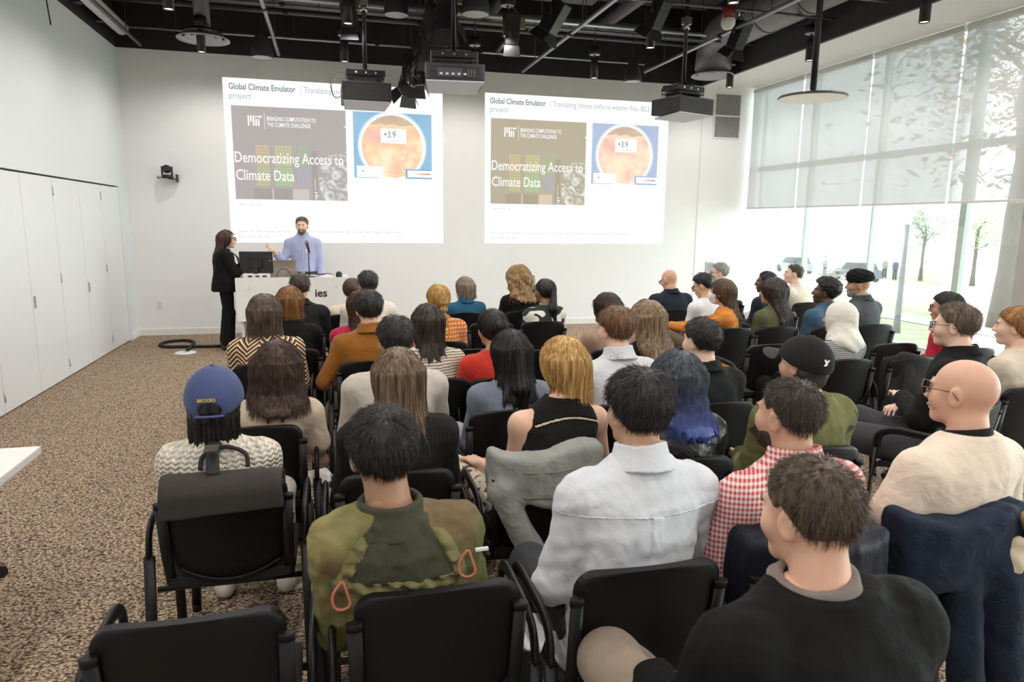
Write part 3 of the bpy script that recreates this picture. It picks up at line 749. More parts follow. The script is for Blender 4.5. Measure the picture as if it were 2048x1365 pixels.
for i in range(22):
    for z0, z1 in ((-.362, -.014), (.014, .362)):
        MB().box((-.238 + i * .0222, -.011, z0), (-.238 + i * .0222 + .010, -.003, z1)).build('louvre', lm, t)
t = thing('wall_outlet', 'small white socket plate low on the front wall at left', 'socket', (.32, D, .46))
MB().box((-.04, -.007, -.06), (.04, 0, .06), bev=.002).build('plate', whitep, t)
for z in (-.025, .025): MB().box((-.018, -.010, z - .015), (.018, -.007, z + .015), bev=.001).build('receptacle', plain('receptacle_white', (.6, .6, .58), .4), t)
t = thing('wall_panel', 'pale grey control panel on the front wall by the windows', 'panel', (9.56, D, .93))
MB().box((-.08, -.02, -.15), (.08, 0, .15), bev=.004).build('plate', plain('pale_grey_panel', (.5, .5, .5), .4), t)
MB().box((-.06, -.022, -.02), (.06, -.02, .12)).build('screen', plain('panel_glass', (.3, .31, .33), .2), t)

# ------------------------------------------------------------------ podium desk
pod_m = plain('frosted_white_acrylic', (.84, .84, .82), .25, var=.015, coat=.2); pod_side = plain('white_desk_laminate', (.80, .79, .77), .4)
PX0, PX1, PY0, PY1, PZ = 1.64, 3.07, 9.62, 10.18, .985
t = thing('podium_desk', 'white presenter desk with a frosted front panel and black lettering', 'desk', (PX0, PY0, 0))
PW = PX1 - PX0
MB().box((0, .05, PZ - .04), (PW, PY1 - PY0, PZ), bev=.003).build('desk_top', pod_side, t)
MB().box((.03, .08, .10), (.06, .50, PZ - .04)).build('side_panel', pod_side, t)
MB().box((PW - .06, .08, .10), (PW - .03, .50, PZ - .04)).build('side_panel', pod_side, t)
MB().box((.06, .46, .10), (PW - .06, .48, PZ - .04)).build('back_panel', pod_side, t)
fp = MB().poly([(0, 0, .42), (PW * .5, 0, .42), (PW, 0, .42), (PW, 0, PZ + .01), (0, 0, PZ + .01)], .012, (0, 1, 0)).build('front_panel', pod_m, t)
MB().poly([(-.012, .0, PZ + .01), (-.012, .22, PZ + .0), (-.012, .10, .42), (-.012, .0, .42)], .012, (1, 0, 0)).build('corner_panel', pod_m, t)
for x in (.16, .72, 1.27): MB().tube([(x, -.012, .86), (x, .04, .86)], .018, 14).build('standoff_bolt', plain('clear_bolt', (.7, .7, .68), .2), t)
lt = txt('ies', .15, (.985, -.003, .735), plain('black_vinyl_lettering', (.01, .01, .01), .6), t, 'lettering', bold=.003)
MB().box((.10, .12, 0), (PW - .1, .44, .10)).build('plinth', plain('dark_plinth', (.06, .06, .06), .7), t)
def at_desk(x, y): return (PX0 + x, PY0 + y, PZ)
# monitor
t = thing('desktop_monitor', 'black monitor seen from behind on the presenter desk', 'monitor', at_desk(.24, .22), -.12)
MB().box((-.215, -.015, .055), (.215, .02, .345), bev=.008).build('casing', plain('monitor_black', (.016, .016, .017), .4), t)
MB().box((-.10, -.05, .12), (.08, -.012, .24), bev=.01).build('rear_hump', blk_gloss, t)
MB().box((-.03, -.06, 0), (.03, -.03, .2)).build('neck', blk, t)
MB().box((-.12, -.10, 0), (.12, .06, .012), bev=.003).build('foot', blk, t)
t = thing('document_box', 'low white equipment box on the desk below the monitor', 'box', at_desk(.25, .06), 0)
MB().box((-.16, -.03, 0), (.17, .05, .055), bev=.006).build('casing', whitep, t)
for k in range(3): MB().box((-.1 + k * .09, -.034, .018), (-.05 + k * .09, -.029, .038)).build('port', blk, t)
# laptop
t = thing('laptop', 'open silver laptop seen from behind on the presenter desk', 'laptop', at_desk(.57, .26), .08)
lap = plain('silver_laptop', (.36, .31, .27), .35, metal=.6)
MB().box((-.17, 0, 0), (.17, .24, .016), bev=.004).build('base', lap, t)
MB().poly([(-.17, -.0, .015), (.17, -.0, .015), (.17, -.06, .23), (-.17, -.06, .23)], .008, (0, -1, 0)).build('lid', lap, t)
# microphone on stand
t = thing('table_microphone', 'black microphone on a thin desk stand in front of the presenter', 'microphone', at_desk(.92, .14))
MB().lathe([(0, 0), (.075, 0), (.075, .012), (.02, .022), (0, .022)], 20).build('foot', blk, t)
MB().tube([(0, 0, .01), (0, 0, .36)], .007, 8).build('stand', blk, t)
MB().tube([(.012, -.01, .33), (-.015, -.0, .45)], [.014, .019], 12).build('handle', blk, t)
MB().lathe([(0, .055), (.022, .045), (.028, .02), (.022, 0), (0, -.005)], 14, Matrix.Translation((-.016, 0, .45))).build('mesh_head', plain('mic_mesh', (.25, .25, .26), .5, metal=.5), t)
t = thing('desk_phone_mic', 'small black dome device at the right end of the desk', 'device', at_desk(1.31, .16))
MB().lathe([(.045, 0), (.045, .03), (.035, .065), (.0, .08)], 18).build('dome', blk, t)
t = thing('desk_cable', 'thin black cable curling across the presenter desk', 'cable', at_desk(.96, .12))
MB().tube(smooth_path([(0, 0, .006), (.08, .05, .02), (.2, .06, .05), (.27, .03, .03), (.28, .0, .008)], 6), .005, 6).build('cord', blk, t)
t = thing('desk_cable', 'black cable looping beside the laptop', 'cable', at_desk(.50, .08))
MB().tube(smooth_path([(0, 0, .006), (.03, .02, .09), (.1, .03, .12), (.17, .02, .07), (.18, .0, .006)], 6), .005, 6).build('cord', blk, t)
t = thing('desk_sign', 'brown tent card on the presenter desk beside the laptop', 'sign', at_desk(.70, .2), 0)
MB().poly([(-.06, 0, 0), (.07, 0, 0), (.07, .05, .085), (-.06, .05, .085)], .003, (0, -1, 0)).build('card', plain('taupe_card', (.2, .16, .13), .7), t)
# floor cable and floor box
t = thing('floor_cable', 'thick black cable sleeve lying in a loop on the carpet by the desk', 'cable', (.93, 9.85, 0))
MB().tube(smooth_path([(.72, .55, .02), (.62, .38, .02), (.4, .25, .02), (.15, .25, .02), (-.05, .28, .02), (-.3, .32, .02), (-.42, .5, .02), (-.36, .75, .02), (-.15, .82, .02), (.0, .62, .02), (.02, .32, .022), (.03, .1, .022), (.03, -.06, .015)], 6), .022, 10).build('sleeve', plain('black_cable_sleeve', (.012, .012, .012), .8, bmp=.5, bscale=200), t)
t = thing('floor_box', 'flat white round floor socket cover on the carpet', 'floor socket', (.95, 9.76, 0))
MB().lathe([(0, .012), (.12, .012), (.135, .004), (.135, 0), (0, 0)], 28).build('cover', whitep, t)
MB().box((-.03, -.03, .012), (.03, .03, .018)).build('flap', plain('grey_flap', (.5, .5, .5), .4), t)
# ------------------------------------------------------------------ implicit-surface toolkit (for bodies, hair, cloth)
f32 = np.float32
def A3(*v): return np.array(v, dtype=f32)
def rot_zx(yaw, pitch=0.0, roll=0.0):
    """columns = local axes; yaw about z, pitch about x (positive looks up), roll about y"""
    cz, sz = math.cos(yaw), math.sin(yaw); cx, sx = math.cos(pitch), math.sin(pitch); cr, sr = math.cos(roll), math.sin(roll)
    Rz = np.array([[cz, -sz, 0], [sz, cz, 0], [0, 0, 1]]); Rx = np.array([[1, 0, 0], [0, cx, -sx], [0, sx, cx]]); Ry = np.array([[cr, 0, sr], [0, 1, 0], [-sr, 0, cr]])
    return (Rz @ Rx @ Ry).astype(f32)
def ell(P, c, r):
    q = (P - A3(*c)) / A3(*r); k0 = np.sqrt((q * q).sum(1)) + 1e-6; q = q / A3(*r); k1 = np.sqrt((q * q).sum(1)) + 1e-6
    return k0 * (k0 - 1) / k1
def cone(P, a, b, ra, rb=None):
    a = A3(*a); b = A3(*b); rb = ra if rb is None else rb
    ba = b - a; h = np.clip((P - a) @ ba / max(1e-9, float(ba @ ba)), 0, 1)
    q = P - a - h[:, None] * ba
    return np.sqrt((q * q).sum(1)) - (ra + (rb - ra) * h).astype(f32)
def smin(a, b, k):
    h = np.clip(.5 + .5 * (b - a) / k, 0, 1); return b + (a - b) * h - k * h * (1 - h)
def smax(a, b, k): return -smin(-a, -b, k)
def loft(P, tab, e=2.3):
    """tab rows (z, cx, cy, rx, ry) with rising z; super-elliptic sections"""
    T = np.array(tab, dtype=f32); z = P[:, 2]
    cx, cy, rx, ry = (np.interp(z, T[:, 0], T[:, i]).astype(f32) for i in (1, 2, 3, 4))
    k = (np.abs((P[:, 0] - cx) / rx) ** e + np.abs((P[:, 1] - cy) / ry) ** e) ** (1 / e)
    d = (k - 1) * np.minimum(rx, ry)
    return np.maximum(d, np.maximum(T[0, 0] - z, z - T[-1, 0]))
def wob(P, f, seed=0, st=(1, 1, 1)):
    """cheap smooth noise from warped sines, about -1..1"""
    r = np.random.RandomState(seed); Q = P * A3(*st); o = np.zeros(len(P), f32)
    for k in range(4):
        d1 = r.normal(size=3); d1 /= np.linalg.norm(d1); d2 = r.normal(size=3); d2 /= np.linalg.norm(d2)
        fr = f * (1 + .7 * k)
        o += np.sin(Q @ d1.astype(f32) * fr + r.uniform(0, 6) + 1.3 * np.sin(Q @ d2.astype(f32) * fr * .7 + r.uniform(0, 6))) / (1 + .5 * k)
    return o / 2.6
def polygonise(fn, lo, hi, h):
    """surface nets of fn<0 over a box; sparse evaluation"""
    lo = np.array(lo, dtype=f32); hi = np.array(hi, dtype=f32); S = 4
    nb = np.maximum(2, np.ceil((hi - lo) / (h * S)).astype(int)); n = nb * S
    cx = [lo[i] + (np.arange(nb[i]) + .5) * h * S for i in range(3)]
    G = np.stack(np.meshgrid(*cx, indexing='ij'), -1).reshape(-1, 3).astype(f32)
    dc = fn(G).reshape(nb)
    act = np.abs(dc) < h * S * 1.35
    d = np.repeat(np.repeat(np.repeat(np.where(dc < 0, -1, 1).astype(f32), S, 0), S, 1), S, 2)
    bi = np.argwhere(act)
    off = np.stack(np.meshgrid(np.arange(S), np.arange(S), np.arange(S), indexing='ij'), -1).reshape(-1, 3)
    idx = (bi[:, None, :] * S + off[None]).reshape(-1, 3)
    if len(idx) == 0: return np.zeros((0, 3), f32), np.zeros((0, 4), int)
    P = lo + (idx + .5).astype(f32) * h
    d[idx[:, 0], idx[:, 1], idx[:, 2]] = fn(P)
    d[0], d[-1] = 1, 1; d[:, 0], d[:, -1] = 1, 1; d[:, :, 0], d[:, :, -1] = 1, 1
    ins = d < 0
    c = [ins[i:n[0]-1+i, j:n[1]-1+j, k:n[2]-1+k] for i in (0, 1) for j in (0, 1) for k in (0, 1)]
    s = sum(x.astype(np.int8) for x in c); cell = (s > 0) & (s < 8)
    ci = np.argwhere(cell); vid = np.full(cell.shape, -1, np.int32); vid[cell] = np.arange(len(ci))
    cv = np.stack([d[ci[:, 0]+i, ci[:, 1]+j, ci[:, 2]+k] for i in (0, 1) for j in (0, 1) for k in (0, 1)], 1)
    co = np.array([(i, j, k) for i in (0, 1) for j in (0, 1) for k in (0, 1)], f32)
    acc = np.zeros((len(ci), 3), f32); cnt = np.zeros(len(ci), f32)
    for a in range(8):
        for b in range(a + 1, 8):
            if abs(co[a] - co[b]).sum() != 1: continue
            m = (cv[:, a] < 0) != (cv[:, b] < 0); t = cv[m, a] / (cv[m, a] - cv[m, b])
            acc[m] += co[a] + t[:, None] * (co[b] - co[a]); cnt[m] += 1
    V = lo + (ci + .5 + acc / np.maximum(cnt, 1)[:, None]) * h
    F = []
    for ax in range(3):
        o = [(1, 0, 0), (0, 1, 0), (0, 0, 1)][ax]; u, v = [(1, 2), (2, 0), (0, 1)][ax]
        sl0 = ins[:n[0]-o[0], :n[1]-o[1], :n[2]-o[2]]; sl1 = ins[o[0]:, o[1]:, o[2]:]
        e = np.argwhere(sl0 != sl1)
        e = e[(e[:, u] > 0) & (e[:, v] > 0) & (e[:, u] < n[u]-1) & (e[:, v] < n[v]-1)]
        e = e[e[:, ax] < n[ax] - 1]
        du = np.zeros(3, int); du[u] = 1; dv = np.zeros(3, int); dv[v] = 1
        q = [vid[tuple((e - x).T)] for x in (0 * du, du, du + dv, dv)]
        Q = np.stack(q, 1); flip = sl0[tuple(e.T)]
        Q[~flip] = Q[~flip][:, ::-1]; F.append(Q)
    F = np.concatenate(F); F = F[(F >= 0).all(1)]
    return V, F
def join_parts(L):
    V = []; F = []; b = 0
    for v, f in L:
        if len(v) == 0: continue
        V.append(v); F.append(f + b); b += len(v)
    return np.concatenate(V), np.concatenate(F)
def sdf_obj(name, L, mat, parent):
    V, F = join_parts(L if isinstance(L, list) else [L])
    me = mesh_np(name, V, F); me.materials.append(mat)
    return put(bpy.data.objects.new(name, me), parent)

# ------------------------------------------------------------------ cloth, skin and hair materials
def skin_mat(col):
    key = ('skin', col)
    if key in _mc: return _mc[key]
    m, nt, b = new_mat('skin')
    v = coords(nt); n1 = N(nt, 'ShaderNodeTexNoise'); n1.inputs['Scale'].default_value = 22; n1.inputs['Detail'].default_value = 4; nt.links.new(v, n1.inputs['Vector'])
    nt.links.new(mixc(nt, n1.outputs[0], (col[0] * .92, col[1] * .80, col[2] * .76), (min(1, col[0] * 1.05), col[1] * 1.06, col[2] * 1.08)), b.inputs['Base Color'])
    b.inputs['Roughness'].default_value = .48; b.inputs['Subsurface Weight'].default_value = .12; b.inputs['Subsurface Radius'].default_value = (.012, .005, .003)
    b.inputs['Subsurface Scale'].default_value = .6
    n2 = N(nt, 'ShaderNodeTexNoise'); n2.inputs['Scale'].default_value = 260; nt.links.new(v, n2.inputs['Vector']); bump(nt, b, n2.outputs[0], .12, .002)
    _mc[key] = m; return m
def hair_mat(c1, c2=None, tip=None, tipz=None, stretch=(90, 90, 5), name='hair'):
    key = ('hair', c1, c2, tip, tipz, stretch)
    if key in _mc: return _mc[key]
    c2 = c2 or tuple(min(1, x * 1.7 + .004) for x in c1)
    m, nt, b = new_mat(name)
    v = coords(nt, stretch); n1 = N(nt, 'ShaderNodeTexNoise'); n1.inputs['Scale'].default_value = 1; n1.inputs['Detail'].default_value = 4; nt.links.new(v, n1.inputs['Vector'])
    cr = N(nt, 'ShaderNodeValToRGB'); cr.color_ramp.elements[0].position = .32; cr.color_ramp.elements[1].position = .68
    cr.color_ramp.elements[0].color = rgba(tuple(x * .6 for x in c1)); cr.color_ramp.elements[1].color = rgba(c2)
    nt.links.new(n1.outputs[0], cr.inputs[0]); col = cr.outputs[0]
    if tip:
        sx = N(nt, 'ShaderNodeSeparateXYZ'); nt.links.new(coords(nt), sx.inputs[0])
        f = N(nt, 'ShaderNodeMapRange'); f.inputs[1].default_value = tipz[0]; f.inputs[2].default_value = tipz[1]
        nt.links.new(math_node(nt, 'ADD', sx.outputs[2], math_node(nt, 'MULTIPLY_ADD', n1.outputs[0], .12, -.06)), f.inputs[0])
        col = mixc(nt, f.outputs[0], tip, col)
    nt.links.new(col, b.inputs['Base Color']); b.inputs['Roughness'].default_value = .42; b.inputs['Specular IOR Level'].default_value = .45
    bump(nt, b, n1.outputs[0], .5, .006)
    _mc[key] = m; return m
def cloth(name, col, var=.12, rough=.85, weave=350, wr=.35, sheen=.15, metal=0):
    """plain fabric: fold-scale colour drift, fine weave and wrinkle relief"""
    key = ('cloth', name)
    if key in _mc: return _mc[key]
    m, nt, b = new_mat(name); v = coords(nt)
    n1 = N(nt, 'ShaderNodeTexNoise'); n1.inputs['Scale'].default_value = 9; n1.inputs['Detail'].default_value = 5; nt.links.new(v, n1.inputs['Vector'])
    nt.links.new(mixc(nt, n1.outputs[0], tuple(c * (1 - var) for c in col), tuple(min(1, c * (1 + var)) for c in col)), b.inputs['Base Color'])
    _cloth_relief(nt, b, v, weave, wr); b.inputs['Roughness'].default_value = rough; b.inputs['Sheen Weight'].default_value = sheen * min(1, max(col) * 3); b.inputs['Specular IOR Level'].default_value = .2 if rough > .45 else .5
    _mc[key] = m; return m
def _cloth_relief(nt, b, v, weave=350, wr=.35):
    n2 = N(nt, 'ShaderNodeTexNoise'); n2.inputs['Scale'].default_value = weave; nt.links.new(v, n2.inputs['Vector'])
    n3 = N(nt, 'ShaderNodeTexNoise'); n3.inputs['Scale'].default_value = 14; n3.inputs['Detail'].default_value = 3; n3.inputs['Distortion'].default_value = 1.2; nt.links.new(v, n3.inputs['Vector'])
    bump(nt, b, math_node(nt, 'MULTIPLY_ADD', n2.outputs[0], .06, math_node(nt, 'MULTIPLY', n3.outputs[0], 1.0)), wr, .012)
def pat(name, fn, rough=.85, wr=.3, weave=350, relief=None):
    """patterned fabric; fn(nt, x, y, z, vec) -> colour socket"""
    key = ('pat', name)
    if key in _mc: return _mc[key]
    m, nt, b = new_mat(name); v = coords(nt); sx = N(nt, 'ShaderNodeSeparateXYZ'); nt.links.new(v, sx.inputs[0])
    nt.links.new(fn(nt, sx.outputs[0], sx.outputs[1], sx.outputs[2], v), b.inputs['Base Color'])
    b.inputs['Roughness'].default_value = rough; b.inputs['Specular IOR Level'].default_value = .25
    if relief: bump(nt, b, relief(nt, sx.outputs[0], sx.outputs[1], sx.outputs[2], v), wr, .012)
    else: _cloth_relief(nt, b, v, weave, wr)
    _mc[key] = m; return m
def frac_lt(nt, x, scale, thr, off=0.0):
    return math_node(nt, 'LESS_THAN', math_node(nt, 'FRACT', math_node(nt, 'MULTIPLY_ADD', x, scale, off + 50)), thr)
def zigzag(nt, x, y, z, v):
    tri = math_node(nt, 'PINGPONG', math_node(nt, 'ADD', math_node(nt, 'ABSOLUTE', x), math_node(nt, 'MULTIPLY_ADD', y, .5, 5.1)), .075)
    t = math_node(nt, 'MULTIPLY_ADD', tri, .80, z)
    a = frac_lt(nt, t, 34.0, .30); b2 = frac_lt(nt, t, 34.0, .66)
    return mixc(nt, a, mixc(nt, b2, (.030, .012, .008), (.30, .115, .03)), (.82, .76, .64))
def hstripes(c1, c2, sc, th, wav=.0):
    def f(nt, x, y, z, v):
        n = N(nt, 'ShaderNodeTexNoise'); n.inputs['Scale'].default_value = 8; nt.links.new(v, n.inputs['Vector'])
        return mixc(nt, frac_lt(nt, math_node(nt, 'MULTIPLY_ADD', n.outputs[0], wav, z), sc, th), c1, c2)
    return f
def dots(c1, c2, sc):
    def f(nt, x, y, z, v):
        row = math_node(nt, 'FLOOR', math_node(nt, 'MULTIPLY_ADD', z, sc, 20)); sh = math_node(nt, 'MULTIPLY', math_node(nt, 'MODULO', row, 2.0), .5)
        fx = math_node(nt, 'SUBTRACT', math_node(nt, 'FRACT', math_node(nt, 'ADD', math_node(nt, 'MULTIPLY_ADD', math_node(nt, 'ADD', x, math_node(nt, 'MULTIPLY', y, .8)), sc, 20), sh)), .5)
        fz = math_node(nt, 'SUBTRACT', math_node(nt, 'FRACT', math_node(nt, 'MULTIPLY_ADD', z, sc, 20)), .5)
        r = math_node(nt, 'ADD', math_node(nt, 'MULTIPLY', fx, fx), math_node(nt, 'MULTIPLY', fz, fz))
        return mixc(nt, math_node(nt, 'LESS_THAN', r, .042), c1, c2)
    return f
def gingham(c1, c2, sc):
    def f(nt, x, y, z, v):
        xx = math_node(nt, 'ADD', math_node(nt, 'ABSOLUTE', x), math_node(nt, 'MULTIPLY', y, .8)); zz = math_node(nt, 'ADD', z, math_node(nt, 'MULTIPLY', y, .15))
        a = frac_lt(nt, xx, sc, .5); b2 = frac_lt(nt, zz, sc, .5)
        return mixc(nt, math_node(nt, 'MULTIPLY', math_node(nt, 'ADD', a, b2), .5), c1, c2)
    return f
def plaid(c1, c2, sc):
    def f(nt, x, y, z, v):
        a = frac_lt(nt, z, sc, .14); b2 = frac_lt(nt, x, sc * .9, .10)
        return mixc(nt, math_node(nt, 'MULTIPLY', math_node(nt, 'MAXIMUM', a, b2), .6), c1, c2)
    return f
def patches(c1, c2, sc, thr):
    def f(nt, x, y, z, v):
        n = N(nt, 'ShaderNodeTexNoise'); n.inputs['Scale'].default_value = sc; n.inputs['Detail'].default_value = 1; n.inputs['Distortion'].default_value = .6; nt.links.new(v, n.inputs['Vector'])
        return mixc(nt, math_node(nt, 'GREATER_THAN', n.outputs[0], thr), c1, c2)
    return f
def cable_h(nt, x, y, z, v):
    u = math_node(nt, 'ADD', math_node(nt, 'ABSOLUTE', x), math_node(nt, 'MULTIPLY', y, .7))
    col = math_node(nt, 'ABSOLUTE', math_node(nt, 'SINE', math_node(nt, 'MULTIPLY', u, 88)))
    tw = math_node(nt, 'ABSOLUTE', math_node(nt, 'SINE', math_node(nt, 'ADD', math_node(nt, 'MULTIPLY', z, 170), math_node(nt, 'MULTIPLY', math_node(nt, 'PINGPONG', math_node(nt, 'ADD', u, 3.0), .0178), 95))))
    return math_node(nt, 'MULTIPLY_ADD', tw, .55, math_node(nt, 'MULTIPLY', col, .6))
def cable(c):
    def f(nt, x, y, z, v): return mixc(nt, cable_h(nt, x, y, z, v), tuple(q * .80 for q in c), c)
    return f
def camo(cols, sc):
    def f(nt, x, y, z, v):
        o = cols[0]
        for k, c in enumerate(cols[1:]):
            n = N(nt, 'ShaderNodeTexNoise'); n.inputs['Scale'].default_value = sc; n.inputs['Detail'].default_value = 2
            mp = N(nt, 'ShaderNodeMapping'); mp.inputs['Location'].default_value = (k * 3.1, k * 1.7, k * 5.3); nt.links.new(v, mp.inputs[0]); nt.links.new(mp.outputs[0], n.inputs['Vector'])
            mr = N(nt, 'ShaderNodeMapRange'); mr.inputs[1].default_value = .5; mr.inputs[2].default_value = .58; nt.links.new(n.outputs[0], mr.inputs[0])
            o = mixc(nt, mr.outputs[0], o, c)
        return o
    return f
def ribs(c1, c2, sc):
    def f(nt, x, y, z, v): return mixc(nt, frac_lt(nt, x, sc, .35), c1, c2)
    return f

eye_w = plain('eye_white', (.8, .78, .75), .2); eye_d = plain('dark_iris', (.03, .02, .015), .15); lens_m = glass
spec_m = plain('black_spectacle_frame', (.02, .018, .018), .3); specw = plain('thin_metal_spectacle_frame', (.15, .12, .1), .3, metal=.7)

# ------------------------------------------------------------------ people
def person(label, loc, yaw=0.0, ztop=1.27, male=True, skin=(.62, .40, .28), head=(0, 0), hair='short', hcol=(.03, .02, .015), hcol2=None,
           top=None, sleeve='long', pants=None, shoes=None, seated=True, lean=0.0, side=0.0, arms=None, detail=1, build=1.0, L=.3, hw=1.0, htick=.016, sweep=0.0, edge=.022, wb=1.0,
           tip=None, tipz=None, specs=None, collar=None, seed=1, wrinkle=1.0, tuck=False, face=False, hoff=(0, 0), beard=None, leg=None, hands=True, nape=None, thick=0.0, hgroove=1.0, headtilt=0.0, strand_top=None):
    """detail: 0 far, 1 middle, 2 near. local frame: +y ahead, +x to the person's right, origin on the floor under the pelvis"""
    hs = {0: .0075, 1: .0060, 2: .0045}[detail]; hb = {0: .015, 1: .012, 2: .009}[detail]
    t = thing('person', label, 'person', (loc[0], loc[1], 0), yaw, group='people')
    sh = (.178 if male else .158) * build; rw = (1.0 if male else .88) * build
    z0 = .50 if seated else .92
    k = (ztop - .245 - z0) / .555           # spine scale: pelvis z0 .. shoulder line
    Z = lambda q: z0 + q * k
    cl, sl = math.sin(lean), math.sin(side)
    def sp(q):                                # spine offset at height fraction (metres above pelvis)
        b = .035 if seated else .015
        return sl * q * k, cl * q * k - b * math.sin(min(1, max(0, q / .5)) * PI) * .6
    rows = [(-.10, .165, .125), (0.0, .172, .135), (.12, .158, .118), (.24, .160, .114), (.36, .176, .118), (.44, .180, .112), (.485, .158, .098), (.52, .120, .082), (.55, .084, .068), (.58, .062, .060), (.63, .056, .056)] if male else \
           [(-.10, .178, .125), (0.0, .185, .135), (.12, .150, .112), (.24, .142, .106), (.36, .152, .112), (.44, .152, .102), (.485, .136, .090), (.52, .104, .076), (.55, .072, .060), (.58, .052, .052), (.63, .048, .050)]
    def torso_tab(t_): return [(Z(q), sp(q)[0], sp(q)[1] + (.0 if q > .1 else .01), rx * build + t_, ry * build + t_) for q, rx, ry in rows]
    hc = np.array([sp(.6)[0] + hoff[0], sp(.6)[1] + .055 + hoff[1], ztop - .118], f32)
    Rh = rot_zx(head[0], head[1], headtilt)
    nb = np.array([sp(.53)[0], sp(.53)[1] + .005, Z(.53)], f32)
    S = {s: np.array([sp(.45)[0] + s * sh, sp(.45)[1], Z(.448)], f32) for s in (-1, 1)}
    al = .27 * (1.0 if male else .93)
    ar = arms or {}
    El, Wr, Fd = {}, {}, {}
    for s in (-1, 1):
        e, w = ar.get(s, ((.05, .05, -.26), (-.07, .25, -.30)))
        El[s] = S[s] + np.array([s * e[0], e[1], e[2]], f32); Wr[s] = S[s] + np.array([s * w[0], w[1], w[2]], f32)
        if seated and s not in ar: Wr[s][2] = max(Wr[s][2], .665)
        d = Wr[s] - El[s]; Fd[s] = d / np.linalg.norm(d)
    if seated:
        lg = leg or {}
        Hp = {s: A3(s * .095, .03, .53) for s in (-1, 1)}
        Kn = {s: A3(*lg[s][0]) if s in lg else A3(s * .13, .45, .535) for s in (-1, 1)}
        An = {s: A3(*lg[s][1]) if s in lg else A3(s * .13, .43, .10) for s in (-1, 1)}
    else:
        Hp = {s: A3(s * .09, .0, .90) for s in (-1, 1)}; Kn = {s: A3(s * .10, .02, .50) for s in (-1, 1)}; An = {s: A3(s * .105, -.02, .09) for s in (-1, 1)}
    # ---- signed distance pieces
    def d_torso(P, t_): return loft(P, torso_tab(t_))
    def d_arm(P, s, t_, upto=1.0):
        a = cone(P, np.array([sp(.5)[0] + s * .055, sp(.5)[1], Z(.495)], f32), S[s], .040 * rw + t_, .054 * rw + t_)
        b = cone(P, S[s], El[s], .053 * rw + t_, .041 * rw + t_)
        c = cone(P, El[s], El[s] + (Wr[s] - El[s]) * upto, .042 * rw + t_, .030 * rw + t_)
        return smin(smin(a, b, .05), c, .022)
    def d_leg(P, s, t_, lo=1.0):
        a = cone(P, Hp[s], Kn[s], .088 * rw + t_, .060 * rw + t_); c = cone(P, Kn[s], An[s], .060 * rw + t_, .040 * rw + t_)
        return smin(a, c, .03)
    neck_r = (.056 if male else .047)
    def d_head(P, full=True):
        Q = (P - hc) @ Rh
        d = ell(Q, (0, -.012, .022), (.074, .096, .090))
        d = smin(d, ell(Q, (0, .030, -.042), (.056, .060, .074)), .03)
        d = smin(d, cone(Q, (-.014, .066, -.092), (.014, .066, -.092), .017), .025)
        X = Q.copy(); X[:, 0] = np.abs(X[:, 0])
        d = smin(d, ell(X, (.037, .052, -.026), (.028, .032, .03)), .02)
        d = smin(d, cone(Q, (-.03, .080, .024), (.03, .080, .024), .010), .015)
        d = smax(d, -ell(X, (.030, .098, .003), (.0145, .0165, .0062)), .007)
        d = smin(d, cone(Q, (0, .088, .012), (0, .106, -.026), .007, .0125), .012)
        d = smin(d, ell(X, (.011, .097, -.030), (.009, .011, .008)), .008)
        d = smin(d, ell(Q, (0, .089, -.056), (.022, .009, .0055)), .006); d = smin(d, ell(Q, (0, .088, -.067), (.019, .009, .0065)), .006)
        # ears
        E = X - A3(.077, -.012, -.006)
        er = ell(E @ rot_zx(-.35), (0, 0, 0), (.009, .021, .033)); er = smax(er, -ell(E @ rot_zx(-.35), (.010, .004, .0), (.006, .012, .020)), .006)
        d = smin(d, er, .008)
        return d
    def d_neck(P): return smin(cone(P, hc + Rh @ A3(0, -.022, -.04), nb + A3(0, -.012, -.02), neck_r, neck_r + .008), cone(P, nb + A3(-.07, -.01, -.045), nb + A3(.07, -.01, -.045), .045), .05)
    def d_hn(P): return smin(d_head(P), d_neck(P), .025)
    sm = skin_mat(skin)
    parts = []
    parts.append(polygonise(d_hn, hc - A3(.16, .17, .22), hc + A3(.16, .17, .16), hs))
    # hands
    bare_up = sleeve in ('none',); bare_fore = sleeve in ('none', 'short', 'three')
